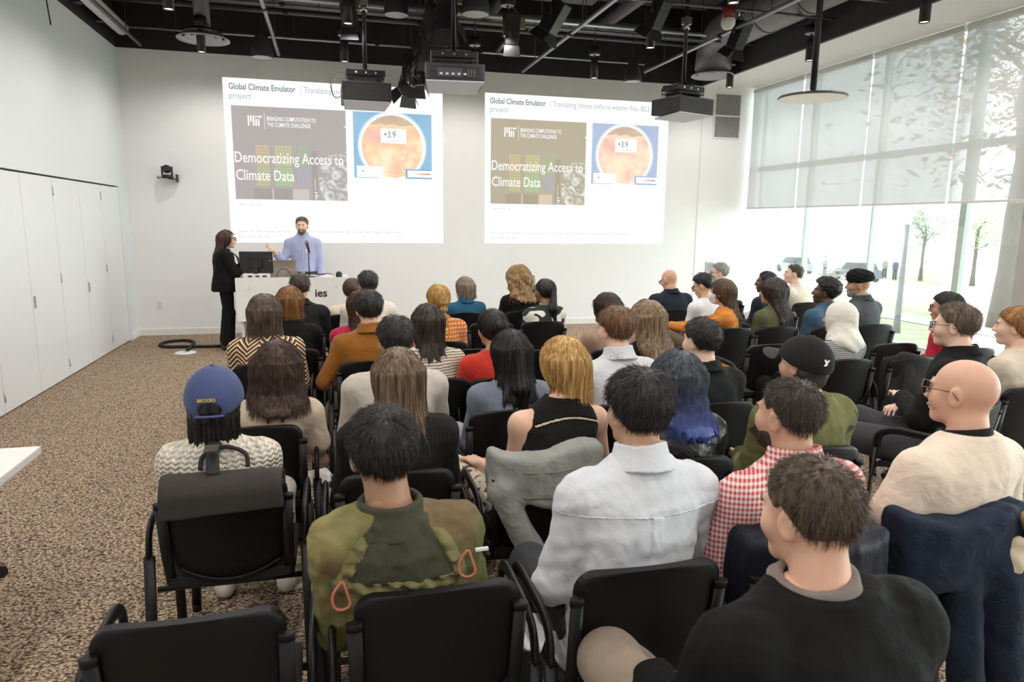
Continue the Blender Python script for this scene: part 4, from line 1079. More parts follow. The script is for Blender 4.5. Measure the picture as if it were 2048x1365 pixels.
    if hands:
        for s in (-1, 1):
            w = Wr[s]; fd = Fd[s]
            upv = A3(0, 0, 1) if abs(fd[2]) < .85 else A3(0, 1, 0)
            lat = np.cross(fd, upv); lat /= np.linalg.norm(lat); nrm = np.cross(lat, fd)
            if 'palm' in ar and ar['palm'].get(s): # turn the palm
                a = ar['palm'][s]; lat, nrm = lat * math.cos(a) + nrm * math.sin(a), nrm * math.cos(a) - lat * math.sin(a)
            curl = ar.get('curl', .55)
            def d_hand(P, w=w, fd=fd, lat=lat, nrm=nrm, s=s):
                pm = w + fd * .05
                Q = np.stack([(P - pm) @ lat, (P - pm) @ fd, (P - pm) @ nrm], 1).astype(f32)
                d = ell(Q, (0, 0, 0), (.040, .052, .0155))
                d = smin(d, cone(P, w - fd * .06, w + fd * .02, .029 * rw, .025 * rw), .02)
                for i, (x, ln) in enumerate(((-.030, .062), (-.010, .074), (.010, .070), (.029, .054))):
                    b0 = (x, .038, 0); b1 = (x * 1.12, .038 + ln * .55, -.2 * curl * ln); b2 = (x * 1.15, .038 + ln * (.95 - .35 * curl), -ln * (.25 + .55 * curl))
                    d = smin(d, cone(Q, b0, b1, .0095, .0085), .006); d = smin(d, cone(Q, b1, b2, .0085, .007), .004)
                sx = -1 if s > 0 else 1
                sx = -sx
                d = smin(d, cone(Q, (-sx * .032, -.022, -.004), (-sx * .060, .012, -.014), .0125, .0105), .010); d = smin(d, cone(Q, (-sx * .060, .012, -.014), (-sx * .060, .042, -.020), .0105, .008), .004)
                return d
            c = w + fd * .06
            parts.append(polygonise(d_hand, c - .12, c + .12, .0065 if detail < 2 else .0055))
    # whole trunk and limbs under the clothes (slightly slimmer than them)
    def d_under(P):
        d = d_torso(P, -.004)
        for s in (-1, 1):
            d = smin(d, d_arm(P, s, -.0035), .03)
            d = smin(d, d_leg(P, s, -.006), .04)
        return np.maximum(d, np.where(P[:, 1] < .26, (.46 if seated else 0) - P[:, 2], -1))
    ext = np.stack([S[-1], S[1], El[-1], El[1], Wr[-1], Wr[1], Hp[-1], Hp[1], Kn[-1], Kn[1], An[-1], An[1]]); lo = ext.min(0) - .13; hi = ext.max(0) + .13
    lo[2] = max(lo[2], .02)
    if not (bare_up or bare_fore) or detail == 0: hu = .020
    else: hu = .010
    parts.append(polygonise(d_under, lo, np.maximum(hi, [-9, -9, Z(.56)]), hu))
    body = sdf_obj('body', parts, sm, t)
    # ---- top
    wr = .0038 * wrinkle
    tt = .012 + thick
    slv = {'long': .97, 'three': .55, 'short': 0.0, 'none': -1}[sleeve]
    zc = Z(.545)
    def d_top(P, ex=0.0):
        d = d_torso(P, tt + ex) - (0 if tuck else .012) * np.clip((Z(.16) - P[:, 2]) / .12, 0, 1)
        fold = wr * wob(P, 34, seed, (1, 1, .55)) + wr * .7 * wob(P, 75, seed + 5)
        if slv >= 0:
            for s in (-1, 1):
                if slv > 0: da = d_arm(P, s, tt + .003 + ex, slv)
                else:
                    da = smin(cone(P, np.array([sp(.5)[0] + s * .055, sp(.5)[1], Z(.495)], f32), S[s], .042 * rw + tt + ex, .056 * rw + tt + ex), cone(P, S[s], S[s] + (El[s] - S[s]) * .62, .058 * rw + tt + .004 + ex, .054 * rw + tt + .010 + ex), .04)
                d = smin(d, da, .032)
        else:
            for s in (-1, 1):   # arm holes
                d = smax(d, -(cone(P, S[s] + A3(s * .012, 0, .02), S[s] + A3(s * .035, 0, -.10), .060, .055)), .012)
        d = d + fold
        # neck opening and hem
        ax = nb + A3(0, .016, .02)
        d = smax(d, -cone(P, ax - A3(0, 0, .008), ax + A3(0, .02, .2), neck_r + .012, neck_r + .02), .008)
        d = np.maximum(d, P[:, 2] - (zc + .02)); d = np.maximum(d, (.458 if seated else z0 - (-.07 if tuck else .10)) - P[:, 2])
        return d
    lo = np.stack([S[-1], S[1], El[-1], El[1], Wr[-1], Wr[1], A3(-.2, -.16, z0 - .1)]).min(0) - .09; hi = np.stack([S[-1], S[1], El[-1], El[1], Wr[-1], Wr[1], A3(.2, .16, zc)]).max(0) + .09
    tp = sdf_obj('top', polygonise(d_top, lo, hi, hb), top, t)
    # ---- collar (shirt collar, band, hood ...)
    if collar:
        cm, ch = collar[0], collar[1]; rad = neck_r + .013; wide = collar[2] if len(collar) > 2 else .012
        a = nb + A3(0, -.004, .026); up = (hc - nb) / np.linalg.norm(hc - nb) * .55 + A3(0, 0, .45)
        def d_col(P):
            Q = P - a; hgt = Q @ up.astype(f32); q = Q - hgt[:, None] * up.astype(f32)
            r = np.sqrt((q[:, 0] * .96) ** 2 + (q[:, 1] * .92) ** 2); rr = rad + wide * np.clip(1 - hgt / max(ch, .01), 0, 1.6) ** 1.5
            d = np.abs(r - rr) - .0055
            return smax(smax(d, hgt - ch - .004 * np.sin(q[:, 0] * 40), .004), -.030 - hgt, .004)
        sdf_obj('collar', polygonise(d_col, a - A3(.14, .14, .08), a + A3(.14, .14, ch + .06), hb * .6), cm, t)
    # ---- trousers
    def d_pants(P):
        d = d_torso(P, .004 if not tuck else .016); d = np.maximum(d, P[:, 2] - Z(.03 if not tuck else .10))
        if seated: d = np.maximum(d, .456 - P[:, 2])
        for s in (-1, 1): d = smin(d, d_leg(P, s, .010), .04)
        if seated: d = np.maximum(d, np.where(P[:, 1] < .26, .456 - P[:, 2], -1))
        d = d + .003 * wob(P, 30, seed + 9)
        if not seated: d = smin(d, np.minimum(cone(P, Kn[-1], An[-1], .075, .085), cone(P, Kn[1], An[1], .075, .085)), .02)
        return np.maximum(d, .075 - P[:, 2])
    ex = np.stack([Hp[-1], Hp[1], Kn[-1], Kn[1], An[-1], An[1]]); lo = np.minimum(ex.min(0) - .13, [-.26, -.2, .05]); hi = np.maximum(ex.max(0) + .12, [.26, .2, Z(.08)])
    sdf_obj('trousers', polygonise(d_pants, lo, hi, hb * (1.25 if seated else 1)), pants, t)
    # ---- shoes
    for s in (-1, 1):
        an = An[s]; fx = (Kn[s] - Hp[s]) if seated else A3(0, 1, 0); fx = np.array([fx[0] * .6, max(.2, fx[1]), 0]); fx /= np.linalg.norm(fx)
        toe = an + fx.astype(f32) * .15; fl = an[2] - .06
        def d_shoe(P, an=an, toe=toe, fl=fl, fx=fx):
            b = A3(0, 0, -.055)
            d = cone(P, an + b - fx.astype(f32) * .045, toe + A3(0, 0, -.062), .043, .037); d = smin(d, cone(P, an + A3(0, 0, -.05), an + A3(0, 0, .0), .045, .044), .03)
            d = smax(d, an[2] - .09 - P[:, 2], .008); return d
        so = sdf_obj('shoe', polygonise(d_shoe, an - A3(.20, .20, .12), an + A3(.20, .26, .10), .010), shoes, t)
    # ---- hair
    hm = hair_mat(hcol, hcol2, tip, tipz) if hair not in ('none',) else None
    cap_c = (0, -.016, .026)
    def hairline(Q, nz_=-.075 if nape is None else -.075 + 0):
        y = Q[:, 1]
        return np.interp(y, [-.12, -.075, -.045, -.022, .0, .022, .045, .075, .11], [-.075, -.070, -.045, .004, .034, .020, .052, .082, .090]).astype(f32)
    def strands_bump(Q, a, f):
        ph = np.arctan2(Q[:, 0], -(Q[:, 1] + .02)); return a * (np.sin(ph * f + 2.2 * np.sin(Q[:, 2] * 14 + seed)) + .6 * np.sin(ph * f * 2.3 + seed + Q[:, 2] * 20))
    tt_ = .012 + thick
    hfun = None; hb_lo = hc - A3(.2, .2, .2); hb_hi = hc + A3(.2, .2, .2)
    if hair in ('short', 'buzz', 'crop', 'afro', 'curlyshort'):
        tk = {'short': htick, 'crop': htick, 'buzz': .0045, 'afro': .040, 'curlyshort': .020}[hair]
        rough_ = {'short': .0028, 'crop': .0022, 'buzz': .0003, 'afro': .005, 'curlyshort': .005}[hair]
        def hfun(P):
            Q = (P - hc) @ Rh; top_ = np.clip((Q[:, 2] + .02) / .1, 0, 1); back = np.clip((.03 - Q[:, 2]) / .09, 0, 1)
            d = ell(Q, cap_c, (.0755 * hw, .097, .090)) - tk * ((.35 if hair != 'crop' else .22) + (.65 if hair != 'crop' else .78) * top_ - .18 * back)
            fq = 70 if hair in ('afro', 'curlyshort') else 55
            d = d + rough_ * wob(Q, fq, seed + 3, (1, 1, .7)) + rough_ * .7 * wob(Q, fq * 2.1, seed + 4)
            X = np.abs(Q[:, 0])
            cut = hairline(Q) - Q[:, 2] + .004 * wob(Q, 60, seed)
            return smax(d, cut * .8, .010)
    elif hair in ('long', 'bob', 'wavy', 'curly', 'pony', 'bun', 'halfup', 'braid'):
        am = {'long': .0032, 'bob': .0026, 'wavy': .006, 'curly': .011, 'pony': .0018, 'bun': .0018, 'halfup': .003, 'braid': .002}[hair] * hgroove
        vol = {'long': .014, 'bob': .016, 'wavy': .024, 'curly': .045, 'pony': .012, 'bun': .011, 'halfup': .014, 'braid': .012}[hair] + (htick - .016)
        zb = hc[2] - L; bk = sp(.42)[1] - (.112 * build + tt_)     # back of the clothed torso
        vw = {'long': .084, 'bob': .092, 'wavy': .100, 'curly': .136, 'halfup': .086}.get(hair, .08) * hw
        hbk = hc[1] - .120 - vol * .8
        zn = hc[2] - .10
        zs = max(zb + .02, min(Z(.44), zn - .06))
        if hair == 'bob' or zb > Z(.50): kz = [zb, zn, hc[2], hc[2] + .05]; kb = [hbk + .012, hbk + .004, hbk, hbk + .01]; kf = [hc[1] - .005, hc[1] + .015, hc[1] + .03, hc[1] + .03]
        else:
            low = min(bk - .022, hbk + .06) if bk < hbk + .09 else bk - .022
            low = max(low, hbk - .06)
            kz = [zb, zs, zn, hc[2], hc[2] + .05]; kb = [low + .006, low, (hbk * .75 + low * .25) + .004, hbk, hbk + .01]; kf = [low + .040, low + .065, hc[1] - .01, hc[1] + .03, hc[1] + .03]
        yb = lambda z: np.interp(z, kz, kb) + .05
        hx = hc[0]; zt = hc[2] + .035; n_ = 14; tab = []
        wid = {'long': [(0, .90), (.25, 1.0), (.6, 1.02), (1, 1)], 'halfup': [(0, .85), (.3, 1.02), (.6, 1.0), (1, 1)], 'bob': [(0, .96), (.4, 1.05), (1, 1)], 'wavy': [(0, .80), (.25, 1.16), (.5, 1.10), (1, .98)], 'curly': [(0, .96), (.3, 1.2), (.6, 1.12), (1, 1)]}.get(hair, [(0, 1), (1, 1)])
        for i in range(n_):
            f = i / (n_ - 1); z = (zb - .05) + (zt - zb + .05) * f; g = (z - zb) / (zt - zb)
            rx = vw * np.interp(g, [q[0] for q in wid], [q[1] for q in wid]) * (wb + (1 - wb) * min(1, max(0, g) / .45)); yB = np.interp(z, kz, kb); yF = np.interp(z, kz, kf)
            tab.append((z, hx + sweep * (1 - max(0, g)), (yB + yF) / 2, rx, (yF - yB) / 2))
        crown = hc + Rh @ A3(0, -.05, .085)
        def hfun(P):
            Q = (P - hc) @ Rh
            d = ell(Q, cap_c, (.0755 * (1 + .15 * (hw - 1)) + .2 * vol, .097, .090)) - vol
            if hair in ('long', 'bob', 'wavy', 'curly', 'halfup'):
                fa_ = -head[0] * (1.0 if (hair == 'bob' or zb > Z(.50)) else .45); ca_, sa_ = math.cos(fa_), math.sin(fa_); Pr = P - A3(hc[0], hc[1], 0); P_o = P; P = np.stack([Pr[:, 0] * ca_ - Pr[:, 1] * sa_ + hc[0], Pr[:, 0] * sa_ + Pr[:, 1] * ca_ + hc[1], P[:, 2]], 1).astype(f32)
                dl = loft(P, tab, 2.2); ed = zb + edge * (.5 * np.sin(P[:, 0] * 95 + seed) + .5 * np.sin(P[:, 0] * 210 + 2 * seed) + 1.6 * (np.abs(P[:, 0] - hx) / vw) ** 2 * (.6 if hair != 'bob' else .1))
                dl = smax(dl, (ed - P[:, 2]) * .7, .012); d = smin(d, dl, .045); P = P_o
            ph = np.arctan2(P[:, 0] - hc[0], -(P[:, 1] - hc[1] + .03))
            if hair in ('curly', 'wavy'):
                d = d + am * wob(P, 48 if hair == 'curly' else 30, seed, (1, 1, .8 if hair == 'curly' else .5)) + am * .6 * wob(P, 100 if hair == 'curly' else 70, seed + 2, (1, 1, .6))
            else:
                q2 = P[:, 2]; d = d + am * (np.sin(ph * 17 + 1.5 * np.sin(q2 * 9 + seed)) + .7 * np.sin(ph * 41 + seed + 1.2 * np.sin(q2 * 15)))
            # face opening
            X = np.abs(Q[:, 0])
            if hair in ('pony', 'bun', 'braid'):
                cut = np.interp(Q[:, 1], [-.12, -.06, -.03, .0, .03, .06, .10], [-.062, -.058, -.030, .020, .030, .055, .078]).astype(f32) - Q[:, 2]
                d = smax(d, cut * .8, .010)
            else:
                fx_ = smax(smax(.020 - Q[:, 1], X - (.066 + .0 * X), .01), Q[:, 2] - .074, .02)
                d = smax(d, -fx_, .012); d = smax(d, smin(Q[:, 1] - .084, Q[:, 2] * -1 + .03, .01) if hair in ('long', 'wavy', 'bob', 'halfup') else d - 1, .012)
                fx2 = np.maximum(np.maximum(.03 - Q[:, 1], X - .2), Q[:, 2] + .06); d = smax(d, -fx2, .015)
            if hair in ('pony', 'halfup', 'braid'):
                kn = hc + Rh @ A3(0, -.118, .005 if hair != 'halfup' else .015)
                e1 = np.array([hc[0] + .01, yb(hc[2] - L * .5) - .055, hc[2] - L * .5], f32); e2 = np.array([hc[0] + .02, yb(zb) - .05, zb], f32)
                if hair == 'braid':
                    dd = cone(P, kn, e1, .024, .024) + .006 * np.sin((P[:, 2] - zb) * 120)
                    dd = smin(dd, ell(P, tuple(kn), (.034, .028, .03)), .02); dd = smin(dd, cone(P, e1, e2, .024, .012) + .004 * np.sin((P[:, 2] - zb) * 120), .02)
                else: dd = smin(cone(P, kn, e1, .024, .036), cone(P, e1, e2, .036, .012), .03) + .003 * np.sin(ph * 40 + seed)
                d = smin(d, dd, .012)
            if hair == 'bun':
                d = smin(d, ell(Q, (.0, -.135, .035), (.042, .034, .038)) + .003 * wob(Q, 90, seed), .008)
            return d
        hb_lo = np.array([hc[0] - .20, min(yb(zb) - .05, hc[1] - .2) - .09, zb - .08], f32); hb_hi = hc + A3(.20, .17, .18)
    if hfun is not None:
        ho = sdf_obj('hair', polygonise(hfun, hb_lo, hb_hi, hs * (1.0 if hair not in ('long', 'wavy', 'curly', 'halfup') else 1.15)), hm, t)
        if hair != 'buzz' and STRANDS: strands(ho, hfun, hc, Rh, hair, L, hm, detail, seed, strand_top, hairline)
    # ---- eyes, brows, lips: only where the face shows
    if face:
        for s in (-1, 1):
            c = hc + Rh @ A3(s * .030, .0725, .003)
            MB().lathe([(0, .0115), (.006, .0098), (.0098, .006), (.0115, 0), (.0098, -.006), (0, -.0115)], 14, Matrix.Translation(c.tolist())).build('eye', eye_w, t)
            c2 = hc + Rh @ A3(s * .030, .0825, .003)
            q = Vector((Rh @ A3(0, 1, 0)).tolist()).to_track_quat('Z', 'Y').to_matrix().to_4x4()
            MB().lathe([(0, .0022), (.003, .002), (.0055, .0005), (.006, -.002)], 12, Matrix.Translation(c2.tolist()) @ q).build('iris', eye_d, t)
            bp = [hc + Rh @ A3(s * x, y, z) for x, y, z in ((.014, .094, .021), (.030, .092, .026), (.045, .080, .021))]
            MB().tube([p.tolist() for p in bp], [.0035, .0042, .0022], 6).build('eyebrow', hm or hair_mat((.03, .02, .015)), t)
        lp_ = [hc + Rh @ A3(x, y, z) for x, y, z in ((-.021, .090, -.060), (-.008, .0975, -.0575), (.008, .0975, -.0575), (.021, .090, -.060))]
        MB().tube([p.tolist() for p in lp_], [.002, .0045, .0045, .002], 8).build('lips', plain('lips', (.42, .16, .14), .4), t)
    if beard:
        def d_b(P):
            Q = (P - hc) @ Rh
            d = ell(Q, (0, .030, -.050), (.060, .064, .072)); d = smin(d, cone(Q, (-.016, .066, -.094), (.016, .066, -.094), .021), .025)
            d = d + .002 * wob(Q, 90, seed)
            X = np.abs(Q[:, 0])
            d = smax(d, -(ell(Q, (0, .092, -.062), (.021, .02, .010))), .004)
            return smax(smax(d, Q[:, 2] - np.interp(X, [0, .025, .05, .075], [-.046, -.042, -.045, .0]).astype(f32), .006), -.02 - Q[:, 1], .01)
        sdf_obj('beard', polygonise(d_b, hc - A3(.11, .10, .17), hc + A3(.11, .15, .06), hs), hair_mat(beard, stretch=(160, 160, 60)), t)
    if specs: glasses(t, hc, Rh, specs)
    t['_hc'] = hc.tolist()
    return dict(root=t, hc=hc, Rh=Rh, S=S, El=El, Wr=Wr, nb=nb, Z=Z, sp=sp, d_top=d_top, d_torso=d_torso, d_arm=d_arm, d_leg=d_leg, hs=hs, hb=hb, neck_r=neck_r, Kn=Kn, An=An, Fd=Fd, d_head=d_head)

def glasses(t, hc, Rh, mat):
    g = bpy.data.objects.new('spectacles', None); put(g, t); g.location = hc.tolist(); 
    M = Matrix(((*[float(x) for x in Rh[0]], 0), (*[float(x) for x in Rh[1]], 0), (*[float(x) for x in Rh[2]], 0), (0, 0, 0, 1))); g.rotation_euler = M.to_euler()
    for s in (-1, 1):
        pts = [(s * .033 + .026 * math.cos(a), .108 - .006 * abs(math.cos(a)), .002 + .021 * math.sin(a)) for a in [2 * PI * i / 16 for i in range(17)]]
        MB().tube(pts, .0022, 6, cap=False).build('rim', mat, g)
        MB().tube([(s * .058, .104, .008), (s * .074, .09, .010), (s * .081, -.002, .012), (s * .080, -.022, -.008)], .0020, 6).build('temple', mat, g)
        MB().lathe([(.024, 0), (0, .001)], 14, Matrix.Translation((s * .033, .107, .002)) @ Matrix.Rotation(PI / 2, 4, 'X')).build('lens', glass, g)
    MB().tube([(-.008, .109, .006), (0, .111, .008), (.008, .109, .006)], .0018, 6).build('bridge', mat, g)

STRANDS = True
def strands(ho, fn, hc, Rh, style, L, mat, detail, seed, ztop_=None, hairline=None):
    """fine hairs lying along the hair surface, combed from the crown downwards"""
    r = np.random.RandomState(seed + 77)
    n = {0: 350, 1: 900, 2: 2200}[detail]
    me = ho.data; nv = len(me.vertices); co = np.zeros(nv * 3, f32); me.vertices.foreach_get('co', co); co = co.reshape(-1, 3)
    up = co[:, 2] > hc[2] - max(.10, L * .85)
    if ztop_ is not None: up &= co[:, 2] < hc[2] + ztop_
    if style in ('short', 'crop', 'afro', 'curlyshort'):
        Qh = (co - hc) @ Rh; up &= Qh[:, 2] > hairline(Qh) + (.030 if style == 'crop' else .022)
    P = co[up]; P = P[r.randint(0, len(P), n)]
    def grad(Q):
        e = .004; g = np.stack([fn(Q + A3(e, 0, 0)) - fn(Q - A3(e, 0, 0)), fn(Q + A3(0, e, 0)) - fn(Q - A3(0, e, 0)), fn(Q + A3(0, 0, e)) - fn(Q - A3(0, 0, e))], 1)
        return g / (np.linalg.norm(g, axis=1, keepdims=True) + 1e-6)
    short = style in ('short', 'crop', 'afro', 'curlyshort')
    steps = 5 if short else 9; seg = .016 if not short else (.0032 if style == 'crop' else .0052)
    crown = hc + Rh @ A3(0, -.06, .09)
    lift = r.uniform(.0005, .006 if short else .004, n)[:, None].astype(f32)
    off = r.normal(0, 1, (n, 3)).astype(f32)
    pts = []
    X = P.astype(f32); zend = hc[2] - L - r.uniform(-.02, .015, n).astype(f32)
    for k in range(steps + 1):
        g = grad(X); d = fn(X)[:, None]
        wgt = np.clip((X[:, 2:3] - (hc[2] - L + .035)) / .05, 0, 1) if not short else 1.0
        X = X - g * (d - lift * (1 if not short else (.3 + .5 * k)) ) * .9 * wgt
        pts.append(X.copy())
        away = X - crown; away /= (np.linalg.norm(away, axis=1, keepdims=True) + 1e-6)
        f = A3(0, 0, -1) * 1.0 + away * (1.4 if short else .7) + off * (.45 if style in ('curly', 'afro', 'curlyshort') else .28 if short else .10)
        if style in ('wavy', 'curly'): f = f + .8 * np.sin(k * 1.3 + off[:, :1] * 3) * np.stack([g[:, 1], -g[:, 0], 0 * g[:, 0]], 1)
        f = f - g * (f * g).sum(1, keepdims=True) * (wgt if not short else .75); f /= (np.linalg.norm(f, axis=1, keepdims=True) + 1e-6)
        X = X + f * seg * (1.0 if short else np.clip((X[:, 2] - zend) / .03, .03, 1)[:, None])
    A = np.stack(pts, 1)           # n, steps+1, 3
    m = steps + 1
    cv = bpy.data.hair_curves.new('hair_strands'); cv.add_curves([m] * n)
    cv.attributes['position'].data.foreach_set('vector', A.reshape(-1).astype(f32))
    rad = np.tile(np.linspace(1, .25, m), n) * {0: .0013, 1: .0010, 2: .0008}[detail]
    at = cv.attributes.get('radius') or cv.attributes.new('radius', 'FLOAT', 'POINT'); at.data.foreach_set('value', rad.astype(f32))
    cv.materials.append(mat)
    o = put(bpy.data.objects.new('hair_strands', cv), ho); o['kind'] = 'stuff'
    return o
# ------------------------------------------------------------------ stacking arm chairs
shell_m = plain('black_chair_plastic', (0.005, 0.005, 0.0054), 0.5, var=.15, bmp=.15, bscale=500, spec=.28)
tube_m = plain('black_chair_tube', (0.006, 0.006, 0.0065), 0.42, var=.15, spec=.35)
fab_m = plain('black_seat_fabric', (0.009, 0.009, 0.0095), 0.85, var=.3, nscale=300, bmp=.4, bscale=500)
def rbox_fn(w, z0, z1, rc):
    """outline (x,z) of a rounded back, larger radii at the foot"""
    pts = []
    for cx, cz, a0, r in ((w - rc, z1 - rc, 0, rc), (-w + rc, z1 - rc, PI / 2, rc), (-w + rc * 1.5, z0 + rc * 1.5, PI, rc * 1.5), (w - rc * 1.5, z0 + rc * 1.5, 1.5 * PI, rc * 1.5)):
        for i in range(7):
            a = a0 + i / 6 * PI / 2; pts.append((cx + r * math.cos(a), cz + r * math.sin(a)))
    return pts
def make_chair():
    c = thing('stacking_armchair', 'x', 'chair', group='black stacking armchairs')
    # backrest: curved padded panel
    W, z0, z1 = .213, .50, .835
    def bk(u, v, off):
        v = 1 - (1 - v) ** 1.7
        x = (u * 2 - 1); z = z0 + (z1 - z0) * v
        # rounded corners by narrowing
        rc = .055 / (z1 - z0); e = 1.0
        if v > 1 - rc: q = (v - (1 - rc)) / rc; e = 1 - .25 * (1 - math.sqrt(max(0, 1 - q * q)))
        if v < .35: q = (.35 - v) / .35; e = 1 - .14 * q * q
        xx = x * W * e
        sag = -.035 * (1 - x * x) + .02            # concave towards the sitter
        top = .012 * (1 - x * x) if v > .9 else 0
        bot = -.05 * (1 - x * x) * (1 - v) ** 2
        return (xx, -.205 + sag - .06 * (v - .3) + off, z + top + bot)
    mb = MB(); nu, nv = 16, 14
    mb.grid(lambda u, v: bk(u, v, .012), nu, nv); b0 = len(mb.v)
    mb.grid(lambda u, v: bk(u, v, -.012), nu, nv)
    def ring(): 
        r = [(i, 0) for i in range(nu)] + [(nu, j) for j in range(nv)] + [(nu - i, nv) for i in range(nu)] + [(0, nv - j) for j in range(nv)]
        return [j * (nu + 1) + i for i, j in r]
    R = ring(); n = len(R)
    for k in range(n): mb.f.append((R[k], R[(k + 1) % n], b0 + R[(k + 1) % n], b0 + R[k])); mb.sm.append(False)
    bo = mb.build('backrest', shell_m, c)
    MB().tube([bk(i / 16, 0.0, -.010) for i in range(17)], .006, 8).build('edge_trim', tube_m, bo)
    # posts behind the back with plastic caps
    for s in (-1, 1):
        p = MB().tube([(s * .205, -.17, .43), (s * .208, -.205, .55), (s * .212, -.238, .755)], .014, 12, flat=(.010, .019)).build('back_post', tube_m, c)
        MB().tube([(s * .212, -.237, .75), (s * .213, -.239, .772)], .014, 12, flat=(.012, .021)).build('post_cap', shell_m, p)
    # seat
    def seat(u, v, off):
        x = u * 2 - 1; y = -.19 + .42 * v
        w = .225 * (1 - .10 * max(0, (v - .8) / .2) ** 2 - .08 * max(0, (.15 - v) / .15) ** 2)
        return (x * w, y, .44 + .012 * abs(x) ** 2 - .03 * max(0, (v - .82) / .18) ** 2 + .015 * v + off)
    mb = MB(); mb.grid(lambda u, v: seat(u, v, .010), 12, 12); b0 = len(mb.v); mb.grid(lambda u, v: seat(u, v, -.022), 12, 12)
    nu = nv = 12; R = ring(); n = len(R)
    for k in range(n): mb.f.append((R[k], R[(k + 1) % n], b0 + R[(k + 1) % n], b0 + R[k])); mb.sm.append(False)
    mb.build('seat', fab_m, c)
    for yr in (-.15, .16): MB().tube([(-.26, yr, .405), (.26, yr, .405)], .011, 8).build('seat_rail', tube_m, c)
    # arched arms running into the legs
    for s in (-1, 1):
        arch = [(s * .268, .205, .56), (s * .268, .20, .62), (s * .268, .17, .655), (s * .268, .11, .672), (s * .268, 0, .672), (s * .268, -.10, .668), (s * .268, -.155, .65), (s * .268, -.185, .615), (s * .268, -.195, .56)]
        a = MB().tube(smooth_path(arch, 3), .014, 10, flat=(.021, .011)).build('arm', tube_m, c)
        MB().tube([(s * .268, .205, .56), (s * .272, .235, 0.012)], .014, 10, flat=(.010, .020)).build('leg', tube_m, c)
        MB().tube([(s * .268, -.195, .56), (s * .275, -.255, 0.012)], .014, 10, flat=(.010, .020)).build('leg', tube_m, c)
    for x, y in ((-.272, .235), (.272, .235), (-.275, -.255), (.275, -.255)):
        MB().lathe([(0, 0), (.019, 0), (.019, .02), (.012, .028), (0, .028)], 10, Matrix.Translation((x, y, 0))).build('foot_cap', shell_m, c)
    return c
_chair0 = make_chair(); _chair_used = False
def chair(cx, yb, label, rz=0.0):
    """yb: y of the back's rear plane; chair faces +y turned by rz about the seat centre"""
    global _chair_used
    c = copy_tree(_chair0) if _chair_used else _chair0
    _chair_used = True
    c.location = (cx, yb + .22, 0); c.rotation_euler = (0, 0, rz); c['label'] = label
    return c

# ------------------------------------------------------------------ colours
BLACKH = (.006, .005, .0045); BLACKH2 = (.030, .026, .024); DKBROWN = (.022, .012, .007); BROWN = (.06, .032, .016); LTBROWN = (.15, .085, .04); BLOND = (.42, .22, .06); BLOND2 = (.66, .42, .17); GREYH = (.22, .20, .18)
FAIR = (.72, .47, .34); PALE = (.76, .53, .41); TAN = (.52, .31, .19); OLIVE = (.45, .26, .15); DARK = (.10, .05, .03); BROWNSK = (.25, .13, .075); ASIAN = (.62, .40, .27)
C = cloth
black_knit = C('black_knit', (.0055, .0055, .006)); black_jkt = C('black_jacket_cloth', (.0065, .0065, .0075), rough=.7); navy = C('navy_shirt_cotton', (.016, .020, .032)); charcoal = C('charcoal_wool', (.011, .011, .012))
cream = C('cream_jersey', (.66, .57, .46)); white_sh = C('white_cotton', (.72, .72, .74), var=.05, wr=.5); oxford = C('pale_blue_oxford', (.66, .68, .73), var=.05, wr=.4); greyshirt = C('pale_grey_poplin', (.60, .60, .63), var=.05, wr=.5)
denim_d = C('dark_denim', (.030, .045, .075), var=.35, wr=.5); denim_m = C('mid_blue_denim', (.05, .10, .16), var=.3); teal_d = C('teal_denim', (.018, .095, .17), var=.25, wr=.5); jeans_l = C('washed_denim', (.24, .29, .33), var=.25)
grey_tr = C('grey_trousers', (.05, .05, .055)); black_tr = C('black_trousers', (.006, .006, .007)); tan_tr = C('tan_jeans', (.30, .235, .18), var=.15, wr=.5); khaki_tr = C('khaki_trousers', (.36, .28, .19)); white_tr = C('white_jeans', (.62, .58, .52))
blk_shoe = plain('black_leather_shoe', (.014, .013, .012), .4); brn_shoe = plain('brown_leather_shoe', (.10, .05, .025), .4); wht_shoe = plain('white_trainer_leather', (.72, .69, .62), .5)

def seat_person(desc, cx, yb, hx, hy, ztop, look=None, ty=None, rz=0.0, chair_label=None, dl=None, headp=0.0, **kw):
    """one sitter on one chair; the spine leans so that the head is over (hx, hy)"""
    lk = math.atan2(hx - 2.45, 10.2 - hy) if look is None else look
    ty = (lk * .35 + rz * .65) if ty is None else ty
    px, py = cx + math.sin(-rz) * .0, yb + .185
    if rz: px, py = cx + .035 * math.sin(rz), yb + .22 - .035 * math.cos(rz)
    dx, dy = hx - px, hy - py
    lx = dx * math.cos(ty) + dy * math.sin(ty); ly = -dx * math.sin(ty) + dy * math.cos(ty)
    k = .6 * (ztop - .745) / .555
    lean = math.asin(max(-.5, min(.6, (ly - .055 + .01) / k))); side = math.asin(max(-.45, min(.45, lx / k)))
    det = dl if dl is not None else (2 if hy < 2.9 else 1 if hy < 4.5 else 0)
    kw.setdefault('pants', black_tr); kw.setdefault('shoes', blk_shoe); kw.setdefault('face', True)
    r = person(desc, (px, py), yaw=ty, ztop=ztop - (.012 if kw.get('hair', 'short') != 'none' else -.004), head=(lk - ty, headp), lean=lean, side=side, detail=det, **kw)
    if chair_label: r['chair'] = chair(cx, yb, chair_label, rz)
    return r
P = {}
CH = 'black stacking armchair under '
